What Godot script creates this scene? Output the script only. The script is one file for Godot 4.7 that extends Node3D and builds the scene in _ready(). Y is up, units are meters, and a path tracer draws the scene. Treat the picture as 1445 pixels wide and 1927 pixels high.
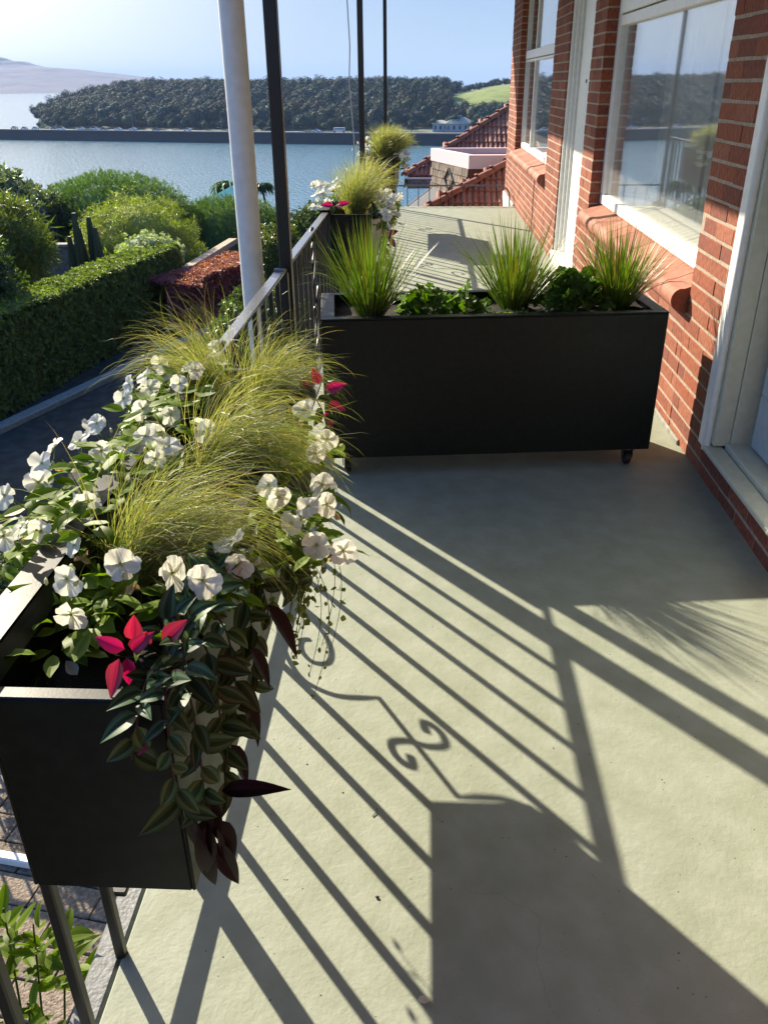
extends Node3D
# A first-floor balcony over a harbour: painted concrete floor, black railing with planters, brick house wall, sun from the front left.

var rng := RandomNumberGenerator.new()
var taken := {}
var M := {}
var textures := {}


func _ready() -> void:
	rng.seed = 20240611
	# --- camera
	var cam := Camera3D.new()
	cam.name = "camera"
	add_child(cam)
	var yaw := deg_to_rad(2.897)
	var pitch := deg_to_rad(27.51)
	var roll := deg_to_rad(-0.533)
	var f := Vector3(-sin(yaw) * cos(pitch), -sin(pitch), -cos(yaw) * cos(pitch))
	var r := Vector3(cos(yaw), 0, -sin(yaw))
	var u := r.cross(f)
	var rr := r * cos(roll) + u * sin(roll)
	var uu := u * cos(roll) - r * sin(roll)
	cam.transform = Transform3D(Basis(rr, uu, -f), Vector3(0, 1.7, 0))
	cam.fov = 63.57
	cam.near = 0.05
	cam.far = 14000.0
	# --- sky, haze, exposure
	var we := WorldEnvironment.new()
	we.name = "world_environment"
	var e := Environment.new()
	e.background_mode = Environment.BG_SKY
	var sm := ProceduralSkyMaterial.new()
	sm.sky_top_color = Color(0.04, 0.135, 0.38).linear_to_srgb()
	sm.sky_horizon_color = Color(0.25, 0.315, 0.35).linear_to_srgb()
	sm.sky_curve = 0.11
	sm.ground_bottom_color = Color(0.05, 0.07, 0.08).linear_to_srgb()
	sm.ground_horizon_color = Color(0.21, 0.29, 0.34).linear_to_srgb()
	sm.ground_curve = 0.03
	sm.sun_angle_max = 66.0
	sm.sun_curve = 0.37
	var sky := Sky.new()
	sky.sky_material = sm
	e.sky = sky
	e.tonemap_mode = Environment.TONE_MAPPER_LINEAR
	e.tonemap_exposure = 2.45
	e.sdfgi_enabled = true
	e.ssao_enabled = true
	e.ssil_enabled = true
	e.fog_enabled = true
	e.fog_density = 0.000135
	e.fog_light_color = Color(0.70, 0.82, 1.0)
	we.environment = e
	add_child(we)
	# --- sun
	var sun := DirectionalLight3D.new()
	sun.name = "sun"
	add_child(sun)
	sun.look_at_from_position(Vector3(-11.8, 10, -14.16), Vector3.ZERO, Vector3.UP)
	sun.light_energy = 1.6
	sun.light_color = Color(1.0, 0.95, 0.86)
	sun.light_angular_distance = 0.5
	sun.shadow_enabled = true

	make_materials()
	build_land_and_sea()
	build_garden()
	build_balcony()
	build_house()
	build_neighbour()
	build_planters()
	build_far_shore()
	build_small_things()


# ------------------------------------------------------------------ mesh helpers
class MB:
	var v := PackedVector3Array()
	var n := PackedVector3Array()
	var c := PackedColorArray()
	var col := Color(1, 1, 1)

	func tri(a: Vector3, b: Vector3, d: Vector3, na: Vector3, nb: Vector3, nd: Vector3) -> void:
		v.append(a)
		n.append(na)
		if (d - a).cross(b - a).dot(na + nb + nd) < 0.0:
			v.append(d)
			v.append(b)
			n.append(nd)
			n.append(nb)
		else:
			v.append(b)
			v.append(d)
			n.append(nb)
			n.append(nd)
		c.append(col)
		c.append(col)
		c.append(col)

	func flat(a: Vector3, b: Vector3, d: Vector3) -> void:
		var m := (d - a).cross(b - a).normalized()
		tri(a, b, d, m, m, m)

	func quad(a: Vector3, b: Vector3, d: Vector3, e: Vector3, m: Vector3) -> void:
		tri(a, b, d, m, m, m)
		tri(a, d, e, m, m, m)

	func squad(a: Vector3, b: Vector3, d: Vector3, e: Vector3, na: Vector3, nb: Vector3, nd: Vector3, ne: Vector3) -> void:
		tri(a, b, d, na, nb, nd)
		tri(a, d, e, na, nd, ne)

	func box(x: Transform3D, size: Vector3, bev := 0.0) -> void:
		var h := size * 0.5
		var B := x.basis
		for k in 3:
			for s in [-1.0, 1.0]:
				var i := (k + 1) % 3
				var j := (k + 2) % 3
				var q: Array[Vector3] = []
				for w in [[-1.0, -1.0], [1.0, -1.0], [1.0, 1.0], [-1.0, 1.0]]:
					var p := Vector3.ZERO
					p[k] = s * h[k]
					p[i] = w[0] * (h[i] - bev)
					p[j] = w[1] * (h[j] - bev)
					q.append(x * p)
				var m := Vector3.ZERO
				m[k] = s
				quad(q[0], q[1], q[2], q[3], (B * m).normalized())
		if bev <= 0.0:
			return
		for k in 3:
			var i := (k + 1) % 3
			var j := (k + 2) % 3
			for si in [-1.0, 1.0]:
				for sj in [-1.0, 1.0]:
					var q: Array[Vector3] = []
					for w in [[-1.0, 0], [1.0, 0], [1.0, 1], [-1.0, 1]]:
						var p := Vector3.ZERO
						p[k] = w[0] * (h[k] - bev)
						p[i] = si * (h[i] - (bev if w[1] == 1 else 0.0))
						p[j] = sj * (h[j] - (0.0 if w[1] == 1 else bev))
						q.append(x * p)
					var m := Vector3.ZERO
					m[i] = si
					m[j] = sj
					quad(q[0], q[1], q[2], q[3], (B * m).normalized())
		for sx in [-1.0, 1.0]:
			for sy in [-1.0, 1.0]:
				for sz in [-1.0, 1.0]:
					var s := Vector3(sx, sy, sz)
					var m := (B * s).normalized()
					tri(x * (s * (h - Vector3(0, bev, bev))), x * (s * (h - Vector3(bev, 0, bev))), x * (s * (h - Vector3(bev, bev, 0))), m, m, m)

	func bx(a: Vector3, b: Vector3, bev := 0.0) -> void:
		box(Transform3D(Basis(), (a + b) * 0.5), (b - a).abs(), bev)

	func tube(pts: PackedVector3Array, r0: float, r1: float, sides := 6, caps := true, squash := 1.0) -> void:
		var k := pts.size()
		var t0 := (pts[1] - pts[0]).normalized()
		var a := t0.cross(Vector3.UP)
		if a.length() < 0.05:
			a = t0.cross(Vector3.RIGHT)
		a = a.normalized()
		var prev: Array[Vector3] = []
		var pn: Array[Vector3] = []
		for i in k:
			var t := (pts[mini(i + 1, k - 1)] - pts[maxi(i - 1, 0)]).normalized()
			a = (a - t * a.dot(t)).normalized()
			var b := t.cross(a)
			var r := lerpf(r0, r1, float(i) / (k - 1))
			var ring: Array[Vector3] = []
			var rn: Array[Vector3] = []
			for s in sides:
				var w := TAU * s / sides
				var m := a * cos(w) + b * sin(w) * squash
				ring.append(pts[i] + m * r)
				rn.append((a * cos(w) + b * sin(w)).normalized())
			if i > 0:
				for s in sides:
					var q := (s + 1) % sides
					squad(prev[s], prev[q], ring[q], ring[s], pn[s], pn[q], rn[q], rn[s])
			if caps and (i == 0 or i == k - 1):
				var m := -t if i == 0 else t
				for s in range(1, sides - 1):
					tri(ring[0], ring[s], ring[s + 1], m, m, m)
			prev = ring
			pn = rn

	# profile: points (radius, height) turned about the y axis of x
	func lathe(x: Transform3D, prof: PackedVector2Array, sides := 12) -> void:
		for i in prof.size() - 1:
			var p := prof[i]
			var q := prof[i + 1]
			var d := (q - p).normalized()
			for s in sides:
				var w0 := TAU * s / sides
				var w1 := TAU * (s + 1) / sides
				var e0 := Vector3(cos(w0), 0, sin(w0))
				var e1 := Vector3(cos(w1), 0, sin(w1))
				var n0 := (x.basis * (e0 * d.y - Vector3.UP * d.x)).normalized()
				var n1 := (x.basis * (e1 * d.y - Vector3.UP * d.x)).normalized()
				var up := Vector3.UP
				if p.x > 0.0 and q.x > 0.0:
					squad(x * (e0 * p.x + up * p.y), x * (e1 * p.x + up * p.y), x * (e1 * q.x + up * q.y), x * (e0 * q.x + up * q.y), n0, n1, n1, n0)
				elif p.x > 0.0:
					tri(x * (e0 * p.x + up * p.y), x * (e1 * p.x + up * p.y), x * (up * q.y), n0, n1, n1)
				elif q.x > 0.0:
					tri(x * (up * p.y), x * (e1 * q.x + up * q.y), x * (e0 * q.x + up * q.y), n0, n1, n0)

	# a leaf or petal that grows along +Y of x, its face towards +Z; tones run from the midrib to the rim
	func leaf(x: Transform3D, length: float, width: float, fold: float, curl: float, steps: int, tones: Array, shape := 0.75, under := Color(0, 0, 0, 0), tip := 0.0, wave := 0.0) -> void:
		var k := tones.size()
		var mids: Array[Vector3] = []
		var ups: Array[Vector3] = []
		var ws: Array[float] = []
		var p := Vector3.ZERO
		for i in steps + 1:
			var t := float(i) / steps
			var ang := curl * (t - 0.15)
			if i > 0:
				p += Vector3(0, cos(ang), sin(ang)) * (length / steps)
			mids.append(p)
			ups.append(Vector3(0, -sin(ang), cos(ang)))
			ws.append(maxf(width * 0.5 * pow(sin(PI * pow(clampf(t, 0.0, 1.0), shape)), 0.8 + tip), 0.0))
		for side in [-1.0, 1.0]:
			for i in steps:
				for j in k:
					var q: Array[Vector3] = []
					var m: Array[Vector3] = []
					for w in [[i, j], [i, j + 1], [i + 1, j + 1], [i + 1, j]]:
						var a := float(w[1]) / k
						var s := ws[w[0]] * a
						var rip := wave * sin(float(w[0]) * 2.3 + side) * a
						q.append(mids[w[0]] + Vector3(side * s, 0, 0) + ups[w[0]] * (s * fold + rip))
						m.append((ups[w[0]] - Vector3(side * fold * 0.9, 0, 0)).normalized())
					col = tones[j]
					var b := x.basis
					squad(x * q[0], x * q[1], x * q[2], x * q[3], (b * m[0]).normalized(), (b * m[1]).normalized(), (b * m[2]).normalized(), (b * m[3]).normalized())
					if under.a > 0.0:
						col = under
						var o := 0.0005
						squad(x * (q[0] - m[0] * o), x * (q[1] - m[1] * o), x * (q[2] - m[2] * o), x * (q[3] - m[3] * o), -(b * m[0]).normalized(), -(b * m[1]).normalized(), -(b * m[2]).normalized(), -(b * m[3]).normalized())

	# a narrow blade along pts
	func blade(pts: PackedVector3Array, side: Vector3, w0: float, c0: Color, c1: Color) -> void:
		var k := pts.size()
		for i in k - 1:
			var a := float(i) / (k - 1)
			var b := float(i + 1) / (k - 1)
			var wa := w0 * (1.0 - a * a * 0.75)
			var wb := w0 * (1.0 - b * b * 0.75) if i < k - 2 else 0.0
			var t := (pts[i + 1] - pts[i]).normalized()
			var s := (side - t * side.dot(t)).normalized()
			var m := s.cross(t).normalized()
			col = c0.lerp(c1, a)
			if wb > 0.0:
				quad(pts[i] - s * wa, pts[i] + s * wa, pts[i + 1] + s * wb, pts[i + 1] - s * wb, m)
			else:
				tri(pts[i] - s * wa, pts[i] + s * wa, pts[i + 1], m, m, m)

	func blob(center: Vector3, rad: Vector3, rings: int, segs: int, noise: FastNoiseLite, rough: float) -> void:
		var g: Array = []
		for i in rings + 1:
			var row: Array[Vector3] = []
			var th := PI * i / rings
			for j in segs + 1:
				var ph := TAU * (j % segs) / segs
				var d := Vector3(sin(th) * cos(ph), cos(th), sin(th) * sin(ph))
				row.append(center + d * rad * (1.0 + rough * noise.get_noise_3dv(center + d * 37.0)))
			g.append(row)
		for i in rings:
			for j in segs:
				var a: Vector3 = g[i][j]
				var b: Vector3 = g[i][j + 1]
				var d: Vector3 = g[i + 1][j + 1]
				var e: Vector3 = g[i + 1][j]
				squad(a, b, d, e, (a - center).normalized(), (b - center).normalized(), (d - center).normalized(), (e - center).normalized())

	func add(o: ArrayMesh, x: Transform3D) -> void:
		var ar := o.surface_get_arrays(0)
		var ov: PackedVector3Array = ar[Mesh.ARRAY_VERTEX]
		var on: PackedVector3Array = ar[Mesh.ARRAY_NORMAL]
		v.append_array(x * ov)
		n.append_array(Transform3D(x.basis.orthonormalized(), Vector3.ZERO) * on)
		var oc: PackedColorArray = ar[Mesh.ARRAY_COLOR]
		c.append_array(oc)

	func mesh() -> ArrayMesh:
		var ar := []
		ar.resize(Mesh.ARRAY_MAX)
		ar[Mesh.ARRAY_VERTEX] = v
		ar[Mesh.ARRAY_NORMAL] = n
		ar[Mesh.ARRAY_COLOR] = c
		var m := ArrayMesh.new()
		m.add_surface_from_arrays(Mesh.PRIMITIVE_TRIANGLES, ar)
		return m


func numbered(called: String, parent: Node) -> String:
	var key := [parent.get_instance_id(), called]
	var k: int = taken.get(key, 0)
	taken[key] = k + 1
	return called if k == 0 else "%s_%03d" % [called, k]


func thing(called: String, label: String, category: String, at := Vector3.ZERO, group := "") -> Node3D:
	var o := Node3D.new()
	o.name = numbered(called, self)
	add_child(o)
	o.position = at
	tag(o, label, category, group)
	return o


func tag(o: Node, label: String, category: String, group := "") -> void:
	o.set_meta("label", label)
	o.set_meta("category", category)
	if group:
		o.set_meta("group", group)


func part(called: String, mesh: Mesh, m: Material, parent: Node, x := Transform3D()) -> MeshInstance3D:
	var o := MeshInstance3D.new()
	o.name = numbered(called, parent)
	o.mesh = mesh
	o.material_override = m
	o.transform = x
	parent.add_child(o)
	return o


func stuff(o: Node) -> void:
	o.set_meta("kind", "stuff")


func struct(called: String, mesh: Mesh, m: Material, x := Transform3D()) -> MeshInstance3D:
	var o := part(called, mesh, m, self, x)
	o.set_meta("kind", "structure")
	return o


# a part made of copies of one small mesh, each with a place and a tint
func many(called: String, mesh: Mesh, m: Material, parent: Node, places: Array, tints: Array) -> MultiMeshInstance3D:
	var mm := MultiMesh.new()
	mm.transform_format = MultiMesh.TRANSFORM_3D
	mm.use_colors = true
	mm.mesh = mesh
	mm.instance_count = places.size()
	for i in places.size():
		var p: Transform3D = places[i]
		var t: Color = tints[i]
		mm.set_instance_transform(i, p)
		mm.set_instance_color(i, t)
	var o := MultiMeshInstance3D.new()
	o.name = numbered(called, parent)
	o.multimesh = mm
	o.material_override = m
	parent.add_child(o)
	stuff(o)
	return o


func rv(s := 1.0) -> Vector3:
	return Vector3(rng.randf_range(-s, s), rng.randf_range(-s, s), rng.randf_range(-s, s))


func rf(a: float, b: float) -> float:
	return rng.randf_range(a, b)


func along(d: Vector3, face: Vector3) -> Basis:   # +Y along d, +Z as near to face as it can be
	var y := d.normalized()
	var x := y.cross(face)
	if x.length() < 0.01:
		x = y.cross(Vector3(0.3, 0.5, 0.8))
	x = x.normalized()
	return Basis(x, y, x.cross(y))


func noise(seed_: int, freq: float, oct := 4) -> FastNoiseLite:
	var k := FastNoiseLite.new()
	k.seed = seed_
	k.frequency = freq
	k.fractal_octaves = oct
	k.noise_type = FastNoiseLite.TYPE_SIMPLEX_SMOOTH
	return k


# ------------------------------------------------------------------ materials
func tex(seed_: int, freq: float, oct: int, lo: Color, hi: Color, size := 512, cell := false) -> NoiseTexture2D:
	var t := NoiseTexture2D.new()
	t.width = size
	t.height = size
	t.seamless = true
	t.seamless_blend_skirt = 0.2
	var k := noise(seed_, freq, oct)
	if cell:
		k.noise_type = FastNoiseLite.TYPE_CELLULAR
	t.noise = k
	var g := Gradient.new()
	g.set_color(0, lo)
	g.set_color(1, hi)
	t.color_ramp = g
	return t


func mk(called: String, lin: Color, rough: float, spec := 0.5) -> StandardMaterial3D:
	var m := StandardMaterial3D.new()
	m.resource_name = called
	m.albedo_color = lin.linear_to_srgb()
	m.roughness = rough
	m.metallic_specular = spec
	M[called] = m
	return m


func tri(m: StandardMaterial3D, scale: Vector3) -> void:
	m.uv1_triplanar = true
	m.uv1_world_triplanar = true
	m.uv1_scale = scale


func relief(m: StandardMaterial3D, t: Texture2D, cm: float) -> void:
	m.heightmap_enabled = true
	m.heightmap_texture = t
	m.heightmap_scale = cm


func grown(called: String, lin: Color, rough: float, through: Color, spec := 0.35) -> StandardMaterial3D:
	var m := mk(called, lin, rough, spec)
	m.vertex_color_use_as_albedo = true
	m.cull_mode = BaseMaterial3D.CULL_DISABLED
	if through.r + through.g + through.b > 0.0:
		m.backlight_enabled = true
		m.backlight = through
	return m


# worn paint: pin holes, dark grit, pale scuffs and a few hairline cracks
func floor_wear() -> ImageTexture:
	var r := RandomNumberGenerator.new()
	r.seed = 77
	var n := 1024
	var im := Image.create(n, n, false, Image.FORMAT_RGB8)
	im.fill(Color(0.96, 0.96, 0.96))
	for i in 5200:
		var g := r.randf_range(0.86, 0.94) if i % 3 else 1.0
		var x := r.randi() % n
		var y := r.randi() % n
		im.set_pixel(x, y, Color(g, g, g))
		im.set_pixel((x + 1) % n, y, Color(g, g, g))
	for i in 260:
		var g := r.randf_range(0.35, 0.7)
		var x := r.randi() % (n - 3)
		var y := r.randi() % (n - 3)
		im.fill_rect(Rect2i(x, y, 1 + r.randi() % 2, 1 + r.randi() % 2), Color(g, g, g * 0.95))
	for k in 2:
		var p := Vector2(r.randf() * n, r.randf() * n)
		var d := Vector2.from_angle(r.randf() * TAU)
		for i in 240:
			d = d.rotated(r.randfn() * 0.13)
			p += d
			if r.randf() < 0.7:
				im.set_pixel(posmod(int(p.x), n), posmod(int(p.y), n), Color(0.85, 0.84, 0.82))
	return ImageTexture.create_from_image(im)


func make_materials() -> void:
	var W := Color(1, 1, 1)
	var fine := tex(11, 0.12, 3, Color(0, 0, 0), W, 1024)
	var fine2 := tex(17, 0.03, 5, Color(0, 0, 0), W, 1024)
	# painted concrete floor: worn paint with faint blotches, grain under it
	var m := mk("floor_paint", Color(0.365, 0.392, 0.318), 0.62, 0.3)
	m.albedo_texture = tex(3, 0.012, 6, Color(0.89, 0.90, 0.865), Color(1, 1, 1), 1024)
	tri(m, Vector3.ONE * 0.55)
	var grain := tex(5, 0.05, 6, Color(0, 0, 0), W, 1024)
	grain.noise.fractal_gain = 0.78
	relief(m, grain, 0.10)
	m.detail_enabled = true
	m.detail_blend_mode = BaseMaterial3D.BLEND_MODE_MUL
	m.detail_albedo = floor_wear()
	m = mk("kerb_paint", Color(0.22, 0.23, 0.235), 0.5, 0.4)
	m.albedo_texture = tex(31, 0.03, 5, Color(0.7, 0.7, 0.68), W)
	tri(m, Vector3.ONE * 2.0)
	relief(m, fine2, 0.10)
	m = mk("rough_concrete", Color(0.36, 0.35, 0.31), 0.85)
	m.albedo_texture = tex(32, 0.02, 5, Color(0.72, 0.7, 0.66), W)
	tri(m, Vector3.ONE * 1.5)
	relief(m, fine, 0.3)
	m = mk("black_paint", Color(0.014, 0.015, 0.015), 0.36, 0.5)
	m.albedo_texture = tex(33, 0.05, 4, Color(0.75, 0.75, 0.75), W, 256)
	tri(m, Vector3.ONE * 3.0)
	relief(m, fine, 0.015)
	m = mk("rail_metal", Color(0.30, 0.31, 0.33), 0.27, 0.6)
	m.metallic = 0.6
	m.albedo_texture = M.black_paint.albedo_texture
	tri(m, Vector3.ONE * 3.0)
	m = mk("planter_black", Color(0.0135, 0.0175, 0.0155), 0.46, 0.3)
	m.albedo_texture = tex(34, 0.04, 6, Color(0.75, 0.77, 0.75), W, 512)
	m.roughness_texture = tex(36, 0.02, 5, Color(0.72, 0.72, 0.72), W, 512)
	tri(m, Vector3.ONE * 1.2)
	relief(m, fine, 0.006)
	m = mk("rubber_black", Color(0.01, 0.01, 0.01), 0.55)
	m = mk("white_paint", Color(0.84, 0.84, 0.81), 0.38, 0.5)
	m.albedo_texture = tex(35, 0.02, 5, Color(0.93, 0.93, 0.9), W, 512)
	tri(m, Vector3.ONE * 1.5)
	m = mk("cream_paint", Color(0.62, 0.62, 0.50), 0.4, 0.5)
	m.albedo_texture = M.white_paint.albedo_texture
	tri(m, Vector3.ONE * 1.5)
	m = mk("door_paint", Color(0.50, 0.56, 0.60), 0.35, 0.5)
	m.albedo_texture = M.white_paint.albedo_texture
	tri(m, Vector3.ONE * 1.5)
	# bricks: wire cut, with upright drag lines
	var streak := tex(41, 0.05, 4, Color(0.45, 0.42, 0.42), W, 512)
	var pits := tex(42, 0.06, 3, Color(0, 0, 0), W, 512)
	var tones := [Color(0.50, 0.165, 0.085), Color(0.43, 0.13, 0.07), Color(0.56, 0.205, 0.115), Color(0.38, 0.12, 0.075), Color(0.52, 0.155, 0.076)]
	for i in tones.size():
		m = mk("brick_%d" % i, tones[i], 0.86, 0.4)
		m.albedo_texture = streak
		tri(m, Vector3(7.0, 0.9, 7.0))
		relief(m, streak, 0.22)
	m = mk("mortar", Color(0.50, 0.41, 0.315), 0.95)
	m.albedo_texture = tex(43, 0.04, 4, Color(0.78, 0.76, 0.74), W, 256)
	tri(m, Vector3.ONE * 3.0)
	relief(m, fine, 0.2)
	m = mk("terracotta", Color(0.42, 0.175, 0.115), 0.72, 0.35)
	m.albedo_texture = tex(44, 0.02, 5, Color(0.8, 0.78, 0.76), W, 512)
	tri(m, Vector3.ONE * 1.5)
	relief(m, fine, 0.05)
	for i in 3:
		var sb: StandardMaterial3D = m.duplicate()
		sb.albedo_color = [Color(0.43, 0.18, 0.12), Color(0.37, 0.15, 0.10), Color(0.46, 0.21, 0.145)][i].linear_to_srgb()
		M["sill_%d" % i] = sb
	for i in 3:
		m = mk("roof_tile_%d" % i, [Color(0.50, 0.175, 0.095), Color(0.43, 0.15, 0.085), Color(0.56, 0.235, 0.14)][i], 0.75, 0.45)
		m.albedo_texture = tex(45 + i, 0.03, 5, Color(0.62, 0.6, 0.58), W, 256)
		tri(m, Vector3.ONE * 0.8)
	m = mk("roof_under", Color(0.03, 0.018, 0.015), 0.9)
	for i in 3:
		m = mk("shingle_%d" % i, [Color(0.30, 0.23, 0.17), Color(0.25, 0.195, 0.15), Color(0.34, 0.27, 0.21)][i], 0.9)
		m.albedo_texture = M.roof_tile_0.albedo_texture
		tri(m, Vector3.ONE * 0.8)
	m = mk("pale_metal", Color(0.42, 0.40, 0.35), 0.5, 0.5)
	m = mk("pink_render", Color(0.68, 0.56, 0.58), 0.7)
	m = mk("dark_red_board", Color(0.11, 0.035, 0.03), 0.8)
	m = mk("dark_timber", Color(0.03, 0.028, 0.027), 0.6)
	m = mk("grey_board", Color(0.24, 0.23, 0.20), 0.8)
	m.albedo_texture = tex(49, 0.03, 5, Color(0.6, 0.6, 0.6), W, 256)
	tri(m, Vector3.ONE * 1.0)
	m = mk("tan_timber", Color(0.50, 0.36, 0.22), 0.8)
	m.albedo_texture = tex(50, 0.03, 5, Color(0.75, 0.72, 0.7), W, 256)
	tri(m, Vector3(0.6, 3, 0.6))
	m = mk("soil", Color(0.045, 0.03, 0.02), 0.95)
	m.albedo_texture = tex(51, 0.09, 4, Color(0.3, 0.28, 0.25), W, 512)
	tri(m, Vector3.ONE * 3.0)
	relief(m, fine, 1.2)
	m = mk("ground_dark", Color(0.055, 0.052, 0.042), 0.95)
	m.albedo_texture = tex(52, 0.02, 6, Color(0.55, 0.55, 0.5), W, 512)
	tri(m, Vector3.ONE * 0.35)
	relief(m, fine, 0.6)
	for i in 3:
		m = mk("paver_%d" % i, [Color(0.33, 0.265, 0.19), Color(0.29, 0.235, 0.175), Color(0.36, 0.29, 0.215)][i], 0.9)
		m.albedo_texture = tex(53 + i, 0.03, 6, Color(0.6, 0.58, 0.55), W, 512)
		tri(m, Vector3.ONE * 1.6)
		relief(m, fine2, 0.5)
	m = mk("water", Color(0.085, 0.19, 0.235), 0.12, 0.5)
	m.normal_enabled = true
	var nt := tex(61, 0.035, 5, Color(0, 0, 0), W, 512)
	nt.as_normal_map = true
	nt.bump_strength = 6.0
	m.normal_texture = nt
	m.normal_scale = 0.5
	tri(m, Vector3(0.05, 0.05, 0.02))
	m = mk("sea_wall", Color(0.045, 0.042, 0.04), 0.95)
	m.albedo_texture = tex(62, 0.05, 5, Color(0.5, 0.5, 0.5), W, 512)
	tri(m, Vector3.ONE * 0.05)
	m = mk("road_grey", Color(0.16, 0.155, 0.145), 0.9)
	m = mk("island_rock", Color(0.05, 0.038, 0.06), 0.95)
	m.albedo_texture = tex(63, 0.02, 5, Color(0.55, 0.55, 0.55), W, 512)
	tri(m, Vector3.ONE * 0.003)
	m = mk("hill_earth", Color(1, 1, 1), 0.95)
	m.vertex_color_use_as_albedo = true
	m.albedo_texture = tex(64, 0.02, 6, Color(0.72, 0.74, 0.66), W, 512)
	tri(m, Vector3.ONE * 0.012)
	# growth
	grown("grass_blades", W, 0.45, Color(0.95, 0.95, 0.6), 0.45)
	grown("tuft_blades", W, 0.38, Color(0.75, 0.85, 0.35), 0.5)
	grown("leaf_green", W, 0.45, Color(0.9, 1.0, 0.3), 0.25)
	grown("leaf_dark", W, 0.36, Color(0.30, 0.38, 0.12), 0.5)
	grown("spider_leaf", W, 0.45, Color(0.28, 0.24, 0.18), 0.32)
	grown("pink_leaf", W, 0.4, Color(0.95, 0.35, 0.55), 0.45)
	grown("petal_white", W, 0.55, Color(0.9, 0.9, 0.85), 0.3)
	grown("petal_dry", W, 0.7, Color(0.8, 0.7, 0.5), 0.2)
	grown("hedge_leaf", W, 0.42, Color(0.9, 1.0, 0.45), 0.45)
	grown("far_leaf", W, 0.75, Color(0.25, 0.3, 0.1), 0.2)
	mk("bark", Color(0.06, 0.045, 0.032), 0.95)
	# glass: a thin pane
	var g := mk("glass", Color(0.9, 0.95, 0.93), 0.02, 0.5)
	g.transparency = BaseMaterial3D.TRANSPARENCY_ALPHA
	g.albedo_color.a = 0.06
	g = mk("aqua_sheet", Color(0.35, 0.72, 0.62), 0.35, 0.5)
	g.backlight_enabled = true
	g.backlight = Color(0.8, 0.95, 0.9)
	g = mk("curtain", Color(0.46, 0.48, 0.40), 0.9, 0.1)
	g.backlight_enabled = true
	g.backlight = Color(0.6, 0.6, 0.55)
	mk("room_wall", Color(0.30, 0.29, 0.24), 0.9)
	mk("room_floor", Color(0.16, 0.11, 0.07), 0.6)
	mk("ceiling_white", Color(0.40, 0.39, 0.36), 0.8)
	mk("car_white", Color(0.72, 0.72, 0.72), 0.22, 0.6)
	mk("car_grey", Color(0.16, 0.18, 0.2), 0.22, 0.6)
	mk("car_glass", Color(0.02, 0.025, 0.03), 0.08, 0.6)
	mk("cable_grey", Color(0.45, 0.47, 0.48), 0.5)
	mk("cottage_wall", Color(0.40, 0.44, 0.48), 0.8)
	mk("cottage_roof", Color(0.36, 0.35, 0.27), 0.8)
	mk("cactus_skin", Color(0.03, 0.05, 0.025), 0.6)
	mk("dry_leaf", Color(0.62, 0.42, 0.25), 0.7)
	mk("seed_dark", Color(0.015, 0.012, 0.01), 0.6)


# ------------------------------------------------------------------ land and sea
const SEA := -24.0
const WALL_LINE := [Vector2(-420, -555), Vector2(-228, -476), Vector2(-104, -438), Vector2(-25, -416), Vector2(80, -392), Vector2(300, -350)]
var hill_noise: FastNoiseLite


func wall_z(x: float) -> float:
	for i in WALL_LINE.size() - 1:
		var a: Vector2 = WALL_LINE[i]
		var b: Vector2 = WALL_LINE[i + 1]
		if x <= b.x or i == WALL_LINE.size() - 2:
			return lerpf(a.y, b.y, (x - a.x) / (b.x - a.x))
	return -400.0


func azimuth(x: float, z: float) -> float:
	return rad_to_deg(atan2(x, -z))


func hill_y(x: float, z: float) -> float:
	var d := wall_z(x) - z
	var az := azimuth(x, z)
	if d < 22.0:
		return -19.3
	var t := smoothstep(16.0, 215.0, d)
	var left := smoothstep(-23.4, -17.0, az)
	var top := lerpf(-15.5, -7.2, left)
	top = lerpf(top, -1.2, smoothstep(0.5, 5.0, az) * smoothstep(90.0, 230.0, d))
	return lerpf(-19.3, top, t) + hill_noise.get_noise_2d(x, z) * 1.6 * t


func is_field(x: float, z: float) -> bool:
	var d := wall_z(x) - z
	var az := azimuth(x, z)
	return az > 1.35 + 0.4 * hill_noise.get_noise_2d(x * 3.0, z * 3.0) and d > 98.0 and d < 240.0


func sheet(xs: Array, zs: Array, height: Callable, tint: Callable) -> ArrayMesh:
	var mb := MB.new()
	for i in xs.size() - 1:
		for j in zs.size() - 1:
			var p: Array[Vector3] = []
			var q: Array[Vector3] = []
			for w in [[0, 0], [1, 0], [1, 1], [0, 1]]:
				var x: float = xs[i + w[0]]
				var z: float = zs[j + w[1]]
				var y: float = height.call(x, z)
				var e := 0.5
				var yx: float = height.call(x + e, z)
				var yz: float = height.call(x, z + e)
				p.append(Vector3(x, y, z))
				q.append(Vector3(-(yx - y) / e, 1, -(yz - y) / e).normalized())
			mb.col = tint.call(xs[i], zs[j])
			mb.squad(p[0], p[1], p[2], p[3], q[0], q[1], q[2], q[3])
	return mb.mesh()


func span(a: float, b: float, n: int) -> Array:
	var o := []
	for i in n + 1:
		o.append(lerpf(a, b, float(i) / n))
	return o


func ground_y(x: float, z: float) -> float:
	var y := -2.6
	y -= smoothstep(25.0, 95.0, -z) * 24.0
	y -= 0.9 * smoothstep(14.0, 24.0, -z) * smoothstep(-9.0, -4.0, x)
	return y


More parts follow.
